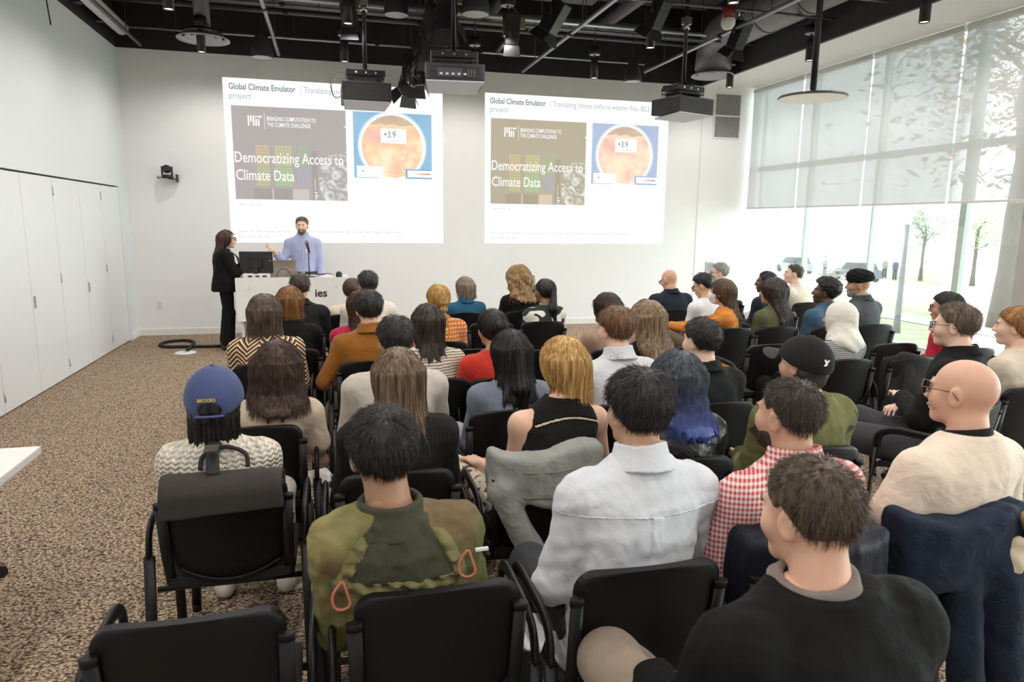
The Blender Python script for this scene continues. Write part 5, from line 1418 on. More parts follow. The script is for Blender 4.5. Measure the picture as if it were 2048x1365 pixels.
# ---------------- front rows
P[1] = seat_person('man with dark brown hair in a black jacket, right in front of the presenter desk', 2.56, 6.2, 2.58, 6.47, 1.28, hair='short', hcol=(.035, .02, .013), skin=TAN, top=black_jkt, collar=(black_jkt, .03), seed=11, chair_label=CH + 'the man seated before the presenter desk')
P[2] = seat_person('person with tied brown hair and cream top, half hidden near the desk', 3.02, 6.95, 3.05, 7.16, 1.18, male=False, hair='bun', hcol=BROWN, skin=FAIR, top=cream, seed=12, chair_label=CH + 'the half-hidden person in cream near the desk')
P[3] = seat_person('man with tousled black hair in a cream shirt in the first rows', 3.17, 6.2, 3.18, 6.50, 1.295, hair='short', htick=.022, hcol=(.014, .011, .010), skin=TAN, top=C('off_white_shirt', (.70, .63, .54)), pants=khaki_tr, seed=13, chair_label=CH + 'the man in the cream shirt')
P[4] = seat_person('older woman with straight grey-blond hair in a teal denim jacket', 4.15, 6.85, 4.19, 7.04, 1.20, male=False, hair='bob', L=.10, hw=.84, htick=.010, hcol=(.19, .13, .085), hcol2=(.36, .29, .22), skin=PALE, top=teal_d, collar=(teal_d, .045), seed=14, chair_label=CH + 'the woman in the teal denim jacket')
P[5] = seat_person('woman with big curly blond hair and black top with white-striped sleeves', 4.8, 6.9, 4.8, 7.18, 1.275, male=False, hair='curly', L=.235, hw=1.16, hcol=(.16, .085, .03), hcol2=(.42, .25, .10), skin=FAIR, top=black_knit, sleeve='short', seed=15, chair_label=CH + 'the curly-haired woman in black')
P[6] = seat_person('woman with sleek black ponytail, glasses and black-and-white blotched blouse', 4.76, 6.12, 4.86, 6.39, 1.22, male=False, hair='pony', L=.30, hcol=BLACKH, hcol2=BLACKH2, skin=BROWNSK, top=pat('blotched_blouse', patches((.025, .035, .032), (.72, .68, .6), 7, .56)), specs=spec_m, seed=16, chair_label=CH + 'the woman in the blotched blouse')
P[7] = seat_person('bald man with glasses in a navy shirt, looking down', 6.45, 6.75, 6.5, 7.0, 1.25, look=.35, headp=-.35, hair='none', skin=(.62, .36, .24), top=navy, collar=(navy, .03), specs=spec_m, face=True, seed=17, build=1.08, chair_label=CH + 'the bald man in navy')
P[8] = seat_person('person with short black hair, glasses and white shirt, looking down', 6.6, 6.2, 6.61, 6.46, 1.25, headp=-.35, male=False, hair='short', htick=.020, hcol=BLACKH, skin=ASIAN, top=white_sh, specs=spec_m, face=True, seed=18, chair_label=CH + 'the person in white next to the bald man')
P[9] = seat_person('man with curly grey hair and glasses near the front wall by the windows', 7.55, 7.5, 7.62, 7.83, 1.275, hair='curlyshort', hcol=GREYH, hcol2=(.42, .40, .38), skin=PALE, top=C('light_grey_jumper', (.45, .45, .46)), specs=spec_m, face=True, seed=19, chair_label=CH + 'the grey-haired man by the front wall')
P[10] = seat_person('man with short black hair in a dark jacket, half hidden by long hair', 7.5, 6.4, 7.51, 6.68, 1.255, hair='crop', htick=.012, hcol=BLACKH, skin=DARK, top=navy, face=True, seed=20, chair_label=CH + 'the man in the dark jacket behind long hair')
P[11] = seat_person('man with brown hair in a white shirt, in profile against the bright window', 8.4, 7.1, 8.39, 7.4, 1.285, headp=.12, hair='short', htick=.012, hcol=(.05, .035, .02), skin=PALE, top=cream, face=True, seed=21, chair_label=CH + 'the man in white by the bright window')
P[12] = seat_person('man with a black turban and grey beard in a dark shirt by the window', 7.8, 5.38, 7.88, 5.71, 1.29, hair='none', skin=(.40, .25, .16), top=C('slate_shirt', (.06, .068, .07)), beard=(.25, .24, .23), collar=(C('slate_shirt', (.06, .068, .07)), .035), face=True, seed=22, build=1.08, chair_label=CH + 'the man with the black turban')
# ---------------- second block of rows
P[13] = seat_person('woman with auburn highlighted hair in a black cardigan left of centre', 2.55, 5.1, 2.55, 5.4, 1.265, male=False, hair='bob', L=.11, hw=.92, hcol=(.10, .035, .012), hcol2=(.36, .17, .05), skin=FAIR, top=black_knit, dl=1, seed=23, chair_label=CH + 'the auburn-haired woman in black')
P[14] = seat_person('woman with long brown hair in a crimson top, mostly hidden', 3.05, 5.12, 3.06, 5.33, 1.235, male=False, hair='long', L=.34, hcol=(.05, .018, .010), skin=TAN, top=C('crimson_blouse', (.42, .012, .055)), dl=1, seed=24, chair_label=CH + 'the woman in the crimson top')
P[15] = seat_person('woman with blond braided ponytail in an orange polka-dot blouse', 3.66, 5.2, 3.68, 5.48, 1.26, male=False, hair='braid', L=.26, hcol=BLOND, hcol2=(.72, .45, .13), skin=FAIR, top=pat('orange_polka_dot', dots((.50, .15, .03), (.80, .66, .52), 32)), dl=1, seed=25, chair_label=CH + 'the woman in the polka-dot blouse')
P[16] = seat_person('woman with dark straight bob and tan top, seen between two heads', 4.88, 4.65, 4.88, 4.87, 1.235, male=False, hair='bob', L=.17, hw=.88, hcol=(.018, .010, .007), hcol2=(.06, .035, .025), skin=BROWNSK, top=C('tan_jersey', (.34, .22, .15)), dl=1, seed=26, chair_label=CH + 'the woman in the tan top')
P[17] = seat_person('woman in a white face mask and orange plaid shirt, arms stretched forward', 6.3, 5.4, 6.38, 5.71, 1.26, male=False, hair='long', L=.32, hcol=(.055, .035, .02), hcol2=(.16, .105, .06), skin=FAIR, top=pat('orange_plaid', plaid((.62, .22, .04), (.30, .12, .05), 17)), ty=1.0, arms={-1: ((.03, .24, -.12), (-.10, .49, -.10)), 1: ((-.0, .25, -.12), (-.13, .50, -.12))}, pants=C('brown_trousers', (.13, .095, .06)), leg={-1: ((-.10, .46, .72), (-.08, .50, .35)), 1: ((.1, .46, .70), (.12, .50, .33))}, face=True, dl=1, seed=27, chair_label=CH + 'the woman in the orange plaid shirt')
P[18] = seat_person('woman with long dark wavy hair in an olive blouse on the right', 6.76, 5.40, 6.84, 5.60, 1.265, male=False, hair='wavy', L=.34, hw=.98, hcol=(.022, .015, .011), hcol2=(.07, .05, .038), skin=TAN, top=C('olive_blouse', (.10, .10, .05)), dl=1, seed=28, chair_label=CH + 'the woman in the olive blouse')
P[19] = seat_person('man with short coily black hair in a blue denim jacket', 7.3, 5.33, 7.41, 5.59, 1.255, headp=.12, hair='afro', hcol=BLACKH, skin=DARK, top=denim_m, collar=(denim_m, .035), face=True, dl=1, build=1.14, seed=29, chair_label=CH + 'the man in the denim jacket')
P[20] = seat_person('woman in a white headscarf and fine black-and-white striped top', 6.3, 3.96, 6.44, 4.22, 1.20, male=False, hair='none', skin=TAN, top=pat('fine_striped_top', hstripes((.46, .45, .44), (.06, .06, .06), 85, .5)), face=True, seed=30, chair_label=CH + 'the woman in the white headscarf')
P[21] = seat_person('woman with dark hair, glasses and red jacket beside the window', 7.6, 4.15, 7.6, 4.42, 1.245, male=False, hair='pony', L=.20, htick=.020, hcol=BLACKH, hcol2=BLACKH2, skin=TAN, top=C('red_jacket', (.46, .015, .035)), specs=spec_m, face=True, dl=1, seed=31, chair_label=CH + 'the woman in the red jacket')
P[23] = seat_person('woman with wavy brown bob in a brown and cream zigzag jumper', 2.44, 4.6, 2.42, 4.83, 1.255, male=False, hair='wavy', L=.145, hw=.98, hcol=(.055, .032, .02), hcol2=(.17, .11, .07), skin=FAIR, top=pat('zigzag_knit', zigzag), dl=1, seed=33, build=1.08, chair_label=CH + 'the woman in the zigzag jumper')
P[24] = seat_person('man with thick black hair in a rust suede jacket, elbow sticking out', 3.1, 4.55, 3.1, 4.8, 1.275, hair='short', htick=.026, hcol=BLACKH, hcol2=BLACKH2, skin=ASIAN, top=C('rust_suede', (.27, .10, .015), var=.25), collar=(C('rust_suede', (.27, .10, .015)), .04), arms={-1: ((.13, .0, -.25), (.02, .22, -.33)), 1: ((.05, .05, -.27), (-.07, .25, -.3))}, pants=khaki_tr, shoes=brn_shoe, dl=1, seed=34, face=True, leg={-1: ((-.12, .44, .62), (-.30, .36, .28)), 1: ((.12, .45, .535), (.12, .43, .10))}, chair_label=CH + 'the man in the rust suede jacket')
P[25] = seat_person('man with smooth black hair in an oatmeal cardigan', 3.12, 3.18, 3.17, 3.52, 1.275, hair='short', htick=.018, hw=1.06, hcol=BLACKH, hcol2=(.03, .024, .020), skin=ASIAN, top=C('oatmeal_cardigan', (.52, .47, .41)), seed=35, build=1.05, chair_label=CH + 'the man in the oatmeal cardigan')
P[26] = seat_person('woman with very long dark hair and cream striped top', 3.43, 3.95, 3.43, 4.25, 1.25, male=False, hair='long', L=.36, hw=1.0, edge=.035, hcol=(.014, .008, .006), hcol2=(.05, .03, .022), skin=TAN, top=pat('cream_striped_top', hstripes((.66, .58, .48), (.16, .13, .10), 62, .33, .03)), seed=36, chair_label=CH + 'the woman in the cream striped top')
P[27] = seat_person('woman with black tied-up hair and a bright red top', 3.84, 3.90, 3.81, 4.10, 1.23, male=False, hair='bun', hcol=BLACKH, hcol2=BLACKH2, skin=TAN, top=C('bright_red_top', (.52, .035, .02)), sleeve='short', seed=37, chair_label=CH + 'the woman in the bright red top')
P[28] = seat_person('man with auburn brushed hair in a pale grey shirt', 4.35, 3.2, 4.38, 3.52, 1.295, hair='short', htick=.024, hcol=(.085, .038, .016), hcol2=(.26, .13, .06), skin=PALE, top=greyshirt, collar=(greyshirt, .045), seed=38, chair_label=CH + 'the man in the pale grey shirt')
P[29] = seat_person('woman with long wavy dark-blond hair in a black top', 4.83, 3.9, 4.86, 4.13, 1.255, male=False, hair='wavy', L=.25, hw=1.08, hcol=(.15, .085, .045), hcol2=(.40, .27, .16), skin=FAIR, top=black_knit, seed=39, chair_label=CH + 'the woman with wavy dark-blond hair')
P[30] = seat_person('young man with short black hair in a charcoal overshirt', 4.79, 3.10, 4.80, 3.32, 1.25, hair='short', htick=.018, hcol=BLACKH, hcol2=BLACKH2, skin=PALE, top=charcoal, collar=(charcoal, .03), face=True, seed=40, chair_label=CH + 'the young man in the charcoal overshirt')
P[31] = seat_person('man with greying hair and glasses in a black jumper, arms crossed and turned left', 6.06, 2.74, 6.22, 3.06, 1.335, look=.62, rz=.50, hair='short', htick=.020, hcol=(.085, .055, .035), hcol2=(.24, .18, .13), skin=PALE, top=black_knit, collar=(black_knit, .03), specs=spec_m, face=True, pants=grey_tr, arms={-1: ((.07, .10, -.24), (-.20, .26, -.20)), 1: ((.06, .12, -.23), (-.22, .24, -.24))}, dl=2, seed=41, build=1.16, leg={-1: ((-.12, .50, .56), (-.05, .62, .12)), 1: ((.10, .46, .60), (-.06, .60, .42))}, chair_label=CH + 'the man in black with crossed arms')
P[32] = seat_person('person with light reddish hair in a cream jumper at the right edge', 6.80, 3.03, 6.86, 3.22, 1.29, male=False, hair='pony', L=.2, hcol=(.30, .14, .05), skin=PALE, top=cream, face=True, dl=1, seed=42, chair_label=CH + 'the person in cream at the right edge')
# ---------------- near rows
P[33] = seat_person('woman with shoulder-length wavy dark-brown hair in a beige top', 2.5, 3.17, 2.605, 3.37, 1.185, male=False, hair='wavy', L=.20, hw=1.10, hcol=(.030, .015, .009), hcol2=(.10, .052, .033), skin=FAIR, top=C('beige_top', (.56, .44, .34)), sleeve='short', seed=43, dl=2, chair_label=CH + 'the woman in the beige top')
P[34] = seat_person('woman with long straight light-brown hair over a black ribbed jumper', 3.08, 2.46, 3.11, 2.73, 1.255, male=False, hair='long', L=.30, hw=1.08, edge=.035, hcol=(.11, .068, .038), hcol2=(.32, .22, .14), skin=FAIR, top=pat('black_ribbed_knit', ribs((.010, .010, .0105), (.0045, .0045, .005), 60)), thick=.01, seed=44, chair_label=CH + 'the woman with long straight brown hair')
P[35] = seat_person('woman with half-tied black hair in a blue-grey sweatshirt', 3.7, 3.19, 3.76, 3.45, 1.20, male=False, hair='halfup', L=.31, edge=.05, hw=1.12, hcol=BLACKH, hcol2=(.03, .026, .025), skin=TAN, top=C('blue_grey_sweat', (.17, .19, .24)), pants=C('grey_jeans', (.4, .39, .38)), seed=45, dl=2, chair_label=CH + 'the woman in the blue-grey sweatshirt')
P[36] = seat_person('blond woman in a sleeveless black ribbed top, hand on her knee', 3.67, 2.48, 3.815, 2.75, 1.275, male=False, hair='long', L=.15, hw=1.02, edge=.02, sweep=.035, wb=.62, hcol=(.50, .25, .06), hcol2=(.82, .54, .21), skin=(.74, .48, .35), top=pat('black_rib_tank', ribs((.007, .007, .0075), (.004, .004, .0045), 70)), sleeve='none', pants=pat('cream_print_trousers', patches((.62, .53, .42), (.10, .08, .09), 28, .60)), arms={-1: ((.03, .06, -.26), (.10, .25, -.25)), 1: ((.07, .04, -.26), (.06, .25, -.30)), 'curl': .7}, leg={-1: ((-.25, .42, .60), (-.05, .55, .32)), 1: ((.12, .45, .535), (.12, .43, .10))}, build=1.06, seed=46, chair_label=CH + 'the blond woman in the sleeveless top')
P[37] = seat_person('woman with blue-tipped dark hair in a black leather jacket', 4.2, 2.36, 4.25, 2.56, 1.225, male=False, hair='wavy', L=.20, hw=.98, edge=.02, hcol=(.020, .024, .032), hcol2=(.10, .115, .15), tip=(.045, .075, .27), tipz=(.93, 1.13), skin=ASIAN, top=C('black_leather', (.008, .008, .009), rough=.32, weave=120, wr=.7, sheen=0), thick=.01, seed=47, chair_label=CH + 'the woman with blue-tipped hair')
P[38] = seat_person('person in a black baseball cap and olive shirt', 4.80, 2.36, 4.87, 2.56, 1.275, male=True, hair='short', htick=.010, nape=1, hcol=BLACKH, hcol2=BLACKH2, skin=ASIAN, top=pat('olive_print_shirt', patches((.135, .135, .05), (.05, .045, .025), 7, .64)), seed=48, dl=2, thick=.012, face=True, strand_top=-.03, chair_label=CH + 'the person in the black cap')
P[39] = seat_person('bald man with round sunglasses in a cream ringer t-shirt', 4.79, 1.62, 4.90, 1.79, 1.318, look=.36, hair='none', skin=(.70, .43, .31), top=C('cream_tshirt', (.78, .66, .54), var=.05, wr=.6), sleeve='short', pants=denim_d, face=True, seed=49, build=1.04, arms={-1: ((.10, .04, -.24), (.0, .27, -.27)), 1: ((.09, .04, -.24), (-.04, .26, -.28))}, chair_label='black stacking armchair under the man in the ringer t-shirt')
P[40] = seat_person('person in a navy baseball cap with black bob and cream cable-knit jumper', 2.47, 2.52, 2.425, 2.70, 1.205, male=False, hair='bob', L=.20, hw=.86, htick=.010, hcol=BLACKH, hcol2=BLACKH2, skin=ASIAN, top=pat('cream_cable_knit', cable((.80, .73, .62)), wr=1.0, weave=160, relief=cable_h), thick=.008, strand_top=-.035, build=.92, pants=white_tr, shoes=wht_shoe, seed=50, leg={-1: ((-.14, .47, .535), (-.14, .56, .10)), 1: ((.14, .47, .535), (.14, .55, .10))}, chair_label=CH + 'the person in the navy cap')
P[41] = seat_person('man with short black hair in a patchy olive hooded jacket', 3.105, 1.62, 2.98, 1.81, 1.258, look=.12, hair='short', htick=.020, hcol=BLACKH, hcol2=BLACKH2, skin=(.42, .24, .15), top=pat('olive_camo_jacket', camo([(.13, .13, .05), (.25, .215, .09), (.15, .105, .055)], 4.5), wr=.6), thick=.014, wrinkle=2.2, seed=51, build=.86, pants=C('olive_trousers', (.12, .115, .05)), arms={-1: ((.005, .06, -.27), (-.06, .28, -.28)), 1: ((.06, .04, -.26), (-.05, .26, -.28))}, chair_label=CH + 'the man in the olive hooded jacket')
P[42] = seat_person('man with thick black hair in a pale blue oxford shirt', 3.68, 1.6, 3.76, 1.88, 1.31, hair='short', htick=.026, hw=1.04, hcol=BLACKH, hcol2=BLACKH2, skin=(.60, .37, .25), top=oxford, collar=(oxford, .048), wrinkle=1.5, pants=C('dark_grey_jeans', (.045, .048, .055)), arms={-1: ((.08, .03, -.27), (-.05, .26, -.33)), 1: ((.06, .04, -.27), (-.07, .25, -.3))}, seed=52, build=1.0, thick=.004, chair_label=CH + 'the man in the pale blue shirt')
P[43] = seat_person('man with cropped dark hair and beard in a red gingham shirt', 4.22, 1.6, 4.26, 1.83, 1.28, look=.30, hair='crop', htick=.007, hcol=(.026, .018, .013), hcol2=(.075, .056, .043), skin=(.62, .38, .26), top=pat('red_gingham', gingham((.80, .70, .66), (.52, .06, .07), 62), wr=.4), collar=(pat('red_gingham', gingham((.80, .70, .66), (.52, .06, .07), 62)), .042), beard=(.03, .02, .014), face=True, pants=C('navy_chinos', (.03, .035, .05)), seed=53, build=1.06, arms={-1: ((.06, .04, -.27), (-.08, .24, -.28)), 1: ((.08, .05, -.25), (.03, .27, -.22))}, chair_label=CH + 'the man in the red gingham shirt')
P[44] = seat_person('young man with short brown hair in a black sweatshirt with grey collar, nearest the camera', 3.74, .80, 3.83, 1.17, 1.275, look=.25, headp=-.12, hair='crop', htick=.013, hcol=(.045, .028, .016), hcol2=(.14, .095, .062), skin=(.74, .46, .33), top=C('black_sweatshirt', (.0048, .0048, .0048), var=.2), face=True, pants=tan_tr, seed=54, build=1.12, thick=.012, arms={-1: ((.09, .08, -.25), (-.02, .32, -.28)), 1: ((.09, .04, -.25), (-.05, .26, -.3))}, leg={-1: ((-.14, .58, .60), (.10, .66, .42)), 1: ((.14, .46, .535), (.14, .45, .10))}, chair_label=CH + 'the young man nearest the camera')

# empty chairs
chair(2.52, 1.62, 'empty black stacking armchair at the bottom left corner, seen from behind')
chair(6.15, 4.60, 'empty black stacking armchair left of the white headscarf')
chair(7.17, 4.45, 'empty black stacking armchair right of the white headscarf')
chair(6.83, 3.92, 'black stacking armchair with a grey coat over its back')
chair(3.84, 4.84, 'empty black stacking armchair behind the polka-dot blouse')
chair(4.27, 6.12, 'empty black stacking armchair behind the teal denim jacket')
chair(4.36, 4.72, 'empty black stacking armchair left of the tan top')
chair(5.42, 4.62, 'empty black stacking armchair in front of the man in charcoal')

# ---------------- presenters (standing)
SHIRT = C('lilac_blue_shirt', (.42, .45, .68), var=.06, wr=.5)
PM = person('bearded presenter in a lilac-blue shirt with sleeves rolled, one hand raised', (2.47, 10.36), yaw=PI - .05, ztop=1.785, skin=PALE, hair='crop', htick=.014, hcol=(.09, .055, .03), hcol2=(.22, .15, .09), top=SHIRT, sleeve='three', pants=khaki_tr, shoes=brn_shoe, seated=False, face=True, beard=(.13, .06, .028), collar=(SHIRT, .04), tuck=True, detail=1, seed=60,
            arms={1: ((.10, .06, -.25), (.20, .25, -.09)), -1: ((.05, -.02, -.29), (.06, .08, -.53)), 'palm': {1: 1.3}, 'curl': .35}, head=(-.05, .0))
PWm = person('presenter with long dark red-brown hair in a black jacket, arms crossed, facing right', (1.46, 9.98), yaw=-PI / 2 + .25, ztop=1.60, male=False, skin=FAIR, hair='long', L=.42, hw=1.1, hcol=(.045, .016, .014), hcol2=(.12, .045, .042), top=C('black_blazer', (.006, .006, .007)), pants=black_tr, shoes=blk_shoe, seated=False, face=True, specs=specw, detail=1, seed=61, thick=.014,
             arms={-1: ((.03, .12, -.23), (-.20, .24, -.14)), 1: ((.03, .12, -.23), (-.22, .22, -.20))}, head=(-.05, .05))
# ------------------------------------------------------------------ hats, scarves and clothing details
def hframe(r): return r['hc'], r['Rh']
def patch(r, name, mat, ex, region, lo, hi, h=None):
    """piece of cloth lying on the top: the top's own surface raised by ex, kept where region<0"""
    fn = lambda P: smax(r['d_top'](P, ex), region(P), .003)
    return sdf_obj(name, polygonise(fn, lo, hi, h or r['hb'] * .7), mat, r['root'])
def ball_cap(r, mat, brim_mat, opening=False, brim_len=.075, k=1.0):
    hc, Rh = hframe(r); t = r['root']
    def line(Q): return .030 + .14 * Q[:, 1] * .5
    def d(P):
        Q = (P - hc) @ Rh
        o = ell(Q, (0, -.014, .018), (.104 * k, .130 * k, .122 * k)) ; o = smax(o, -.018 + .32 * (Q[:, 1] + .10) - Q[:, 2], .004)
        if opening:
            o = smax(o, -ell(Q, (0, -.135, -.004), (.040, .06, .030)), .005)
        ph = np.arctan2(Q[:, 0], Q[:, 1] + .014)
        return o + .0012 * np.cos(ph * 6) * np.clip((.11 - Q[:, 2]) / .1, 0, 1)
    c = sdf_obj('cap', polygonise(d, hc - A3(.16, .17, .08), hc + A3(.16, .17, .18), .005), mat, t)
    def db(P):
        Q = (P - hc) @ Rh; z = Q[:, 2] - (.040 + 4.5 * -(Q[:, 0] ** 2)); rr = np.sqrt((Q[:, 0] / .080) ** 2 + ((Q[:, 1] - .092) / (brim_len + .02)) ** 2)
        o = np.maximum(np.abs(z - .004) - .004, (rr - 1) * .06)
        return smax(o, .085 - Q[:, 1], .004)
    sdf_obj('cap_brim', polygonise(db, hc - A3(.24, .24, .06), hc + A3(.24, .24, .08), .0045), brim_mat, c)
    M = Matrix.Translation(hc.tolist()) @ Matrix([list(map(float, Rh[i])) + [0] for i in range(3)] + [[0, 0, 0, 1]])
    MB().lathe([(0, .008), (.008, .005), (.011, 0), (.011, -.006)], 12, M @ Matrix.Translation((0, -.014, .018 + .122 * k))).build('cap_button', mat, c)
    if opening:
        pts = [(.050 * math.sin(a) , -.129 - .015 * math.cos(a), -.020) for a in [(-1 + i / 4) * 1.2 for i in range(9)]]
        MB().tube([M @ Vector(p) for p in pts], .01, 8, flat=(.012, .003)).build('cap_strap', mat, c)
    return c, M
navy_cap = C('washed_navy_cotton', (.060, .082, .185), var=.25); black_cap = C('black_cap_cotton', (.016, .016, .017), var=.3)
# P40 navy cap with yellow lettering
c, M = ball_cap(P[40], navy_cap, navy_cap, opening=True)
me = None
def text_mesh(body, size, sx=1.0, bold=0.0, ext=.0006):
    cu = bpy.data.curves.new('lettering', 'FONT'); cu.body = body; cu.size = size; cu.offset = bold; cu.align_x = 'CENTER'; cu.extrude = ext
    tmp = bpy.data.objects.new('tmp_text', cu); COL.objects.link(tmp)
    dg = bpy.context.evaluated_depsgraph_get(); m_ = bpy.data.meshes.new_from_object(tmp.evaluated_get(dg))
    bpy.data.objects.remove(tmp, do_unlink=True); bpy.data.curves.remove(cu)
    m_.transform(Matrix(((sx, 0, 0, 0), (0, 0, -1, 0), (0, 1, 0, 0), (0, 0, 0, 1)))); return m_
m_ = text_mesh('BROOKS', .017, .9, .0004)
m_.transform(M @ Matrix.Translation((-.006, -.1425, .034)) @ Matrix.Rotation(-.16, 4, 'X') @ Matrix.Rotation(.08, 4, 'Z')); m_.materials.clear(); m_.materials.append(plain('mustard_thread', (.62, .44, .08), .7)); put(bpy.data.objects.new('cap_lettering', m_), c)
# P38 black cap with white leaping mark
c, M = ball_cap(P[38], black_cap, C('faded_brim_cotton', (.045, .043, .04)), brim_len=.085, k=.955)
mk = MB().poly([(0, 0, 0), (.010, 0, .004), (.014, 0, .016), (.024, 0, .022), (.020, 0, .026), (.008, 0, .020), (.002, 0, .030), (-.004, 0, .026), (.002, 0, .012), (-.008, 0, .002)], .0025, (0, -1, 0)).build('cap_emblem', plain('white_thread', (.8, .8, .8), .7), c)
mk.data.transform(M @ Matrix.Rotation(-.25, 4, 'Z') @ Matrix.Translation((0, -.137, .018)) @ Matrix.Rotation(-.15, 4, 'X'))
# P38: longer dark hair below the cap
def d(Pp, r=P[38]):
    Q = (Pp - r['hc']) @ r['Rh']; o = ell(Q, (0, -.045, -.03), (.082, .072, .085)) + .004 * wob(Q, 60, 3)
    return smax(smax(o, Q[:, 2] - .03, .01), Q[:, 1] - .005 - .0 * Q[:, 0], .02)
sdf_obj('back_hair', polygonise(d, P[38]['hc'] - .17, P[38]['hc'] + .17, .005), hair_mat(BLACKH, BLACKH2), P[38]['root'])

# P20 white headscarf
r = P[20]; hc, Rh = hframe(r)
def d(Pp):
    Q = (Pp - hc) @ Rh
    o = ell(Q, (0, -.014, .018), (.092, .114, .110)); c0 = hc + Rh @ A3(0, -.012, -.01); o = smin(o, cone(Pp, c0, r['nb'] + A3(0, -.02, -.035), .090, .118), .05)
    o = smin(o, cone(Pp, r['nb'] + A3(-.06, -.03, -.03), r['nb'] + A3(.06, -.03, -.03), .085), .05); o = smax(o, r['nb'][2] - .085 - .9 * np.minimum(0, Pp[:, 1] - r['nb'][1]) * 0 + .35 * np.abs(Pp[:, 0] - r['nb'][0]) - Pp[:, 2], .02)
    o = o + .0035 * np.sin(Q[:, 2] * 55 + Q[:, 0] * 30 + 2 * np.sin(Q[:, 1] * 25)) * np.clip((.05 - Q[:, 2]) / .1, 0, 1) + .002 * wob(Q, 40, 8)
    return smax(o, -ell(Q, (0, .125, -.012), (.058, .085, .088)), .012)
sdf_obj('headscarf', polygonise(d, hc - A3(.2, .22, .32), hc + A3(.2, .18, .17), .006), C('white_scarf_cotton', (.70, .67, .60), var=.04, wr=.5), r['root'])
# P12 black turban
r = P[12]; hc, Rh = hframe(r)
def d(Pp):
    Q = (Pp - hc) @ Rh
    o = ell(Q, (0, -.022, .078), (.098, .122, .088)); o = smin(o, ell(Q, (0, .035, .088), (.080, .080, .074)), .02)
    s_ = Q[:, 2] * .8 + np.abs(Q[:, 0]) * .35 - Q[:, 1] * .22
    o = o + .0035 * np.sin(s_ * 230)
    return smax(o, .022 - .22 * Q[:, 1] - Q[:, 2] + .0, .012)
sdf_obj('turban', polygonise(d, hc - A3(.18, .2, .06), hc + A3(.18, .2, .18), .0055), C('black_turban_cloth', (.008, .010, .010)), r['root'])
# P17 face mask
r = P[17]; hc, Rh = hframe(r)
def d(Pp):
    Q = (Pp - hc) @ Rh; o = smin(r['d_head'](Pp) - .004, ell(Q, (0, .075, -.045), (.045, .045, .045)), .03)
    return smax(smax(o, .030 - Q[:, 1], .005), np.maximum(Q[:, 2] + .008, -.108 - Q[:, 2]), .006)
mo = sdf_obj('face_mask', polygonise(d, hc - .18, hc + .18, .006), C('white_mask_paper', (.8, .8, .8), var=.02), r['root'])
for s in (-1, 1): MB().tube([(hc + Rh @ A3(s * x, y, z)).tolist() for x, y, z in ((.055, .05, -.02), (.078, .01, -.005), (.086, -.02, .01), (.080, -.03, -.02), (.056, .035, -.07))], .0015, 6).build('ear_loop', whitep, mo)

# ringer t-shirt bands of the bald man, neck band and cuffs
r = P[39]; blackrib = C('black_rib_band', (.014, .014, .015))
nb, hc = r['nb'], r['hc']
def neckreg(w): 
    ax = nb + A3(0, .012, .02)
    return lambda Pp: cone(Pp, ax - A3(0, 0, .03), ax + A3(0, .02, .2), r['neck_r'] + .012 + w, r['neck_r'] + .02 + w)
def d(Pp):
    Q = Pp - (nb + A3(0, .010, .026)); rr = np.sqrt(Q[:, 0] ** 2 + Q[:, 1] ** 2); hh = Q[:, 2] + .25 * Q[:, 1]
    return smax(smax(np.abs(rr - (r['neck_r'] + .017 - .25 * hh)) - .008, hh - .014, .004), -.022 - hh, .004)
sdf_obj('neck_band', polygonise(d, nb - .13, nb + .15, .0045), blackrib, r['root'])
for s in (-1, 1):
    e = r['S'][s] + (r['El'][s] - r['S'][s]) * .62; ax = (r['El'][s] - r['S'][s]); ax = ax / np.linalg.norm(ax)
    def d(Pp, e=e, ax=ax): 
        q = (Pp - e) @ ax; rr = np.linalg.norm((Pp - e) - q[:, None] * ax, axis=1)
        return np.maximum(np.abs(rr - .083) - .006, np.abs(q - .060) - .014)
    sdf_obj('sleeve_cuff', polygonise(d, e - .13, e + .15, .005), blackrib, r['root'])
sg = bpy.data.objects.new('sunglasses', None); put(sg, r['root']); sg.location = hc.tolist()
sg.rotation_euler = Matrix([list(map(float, r['Rh'][i])) for i in range(3)]).to_euler()
dk_l = plain('dark_sunglass_lens', (.02, .022, .03), .08)
for s in (-1, 1):
    MB().tube([(s * .034 + .027 * math.cos(a), .108 - .008 * abs(math.cos(a)), .004 + .025 * math.sin(a)) for a in [2 * PI * i / 20 for i in range(21)]], .0018, 6, cap=False).build('rim', specw, sg)
    MB().lathe([(.0262, 0), (.018, .002), (0, .003)], 20, Matrix.Translation((s * .034, .106, .004)) @ Matrix.Rotation(-PI / 2, 4, 'X')).build('lens', dk_l, sg)
    MB().tube([(s * .060, .102, .010), (s * .076, .085, .012), (s * .084, -.005, .012), (s * .083, -.025, -.012)], .0018, 6).build('temple', specw, sg)
MB().tube([(-.009, .11, .010), (0, .113, .012), (.009, .11, .010)], .0018, 6).build('bridge', specw, sg)

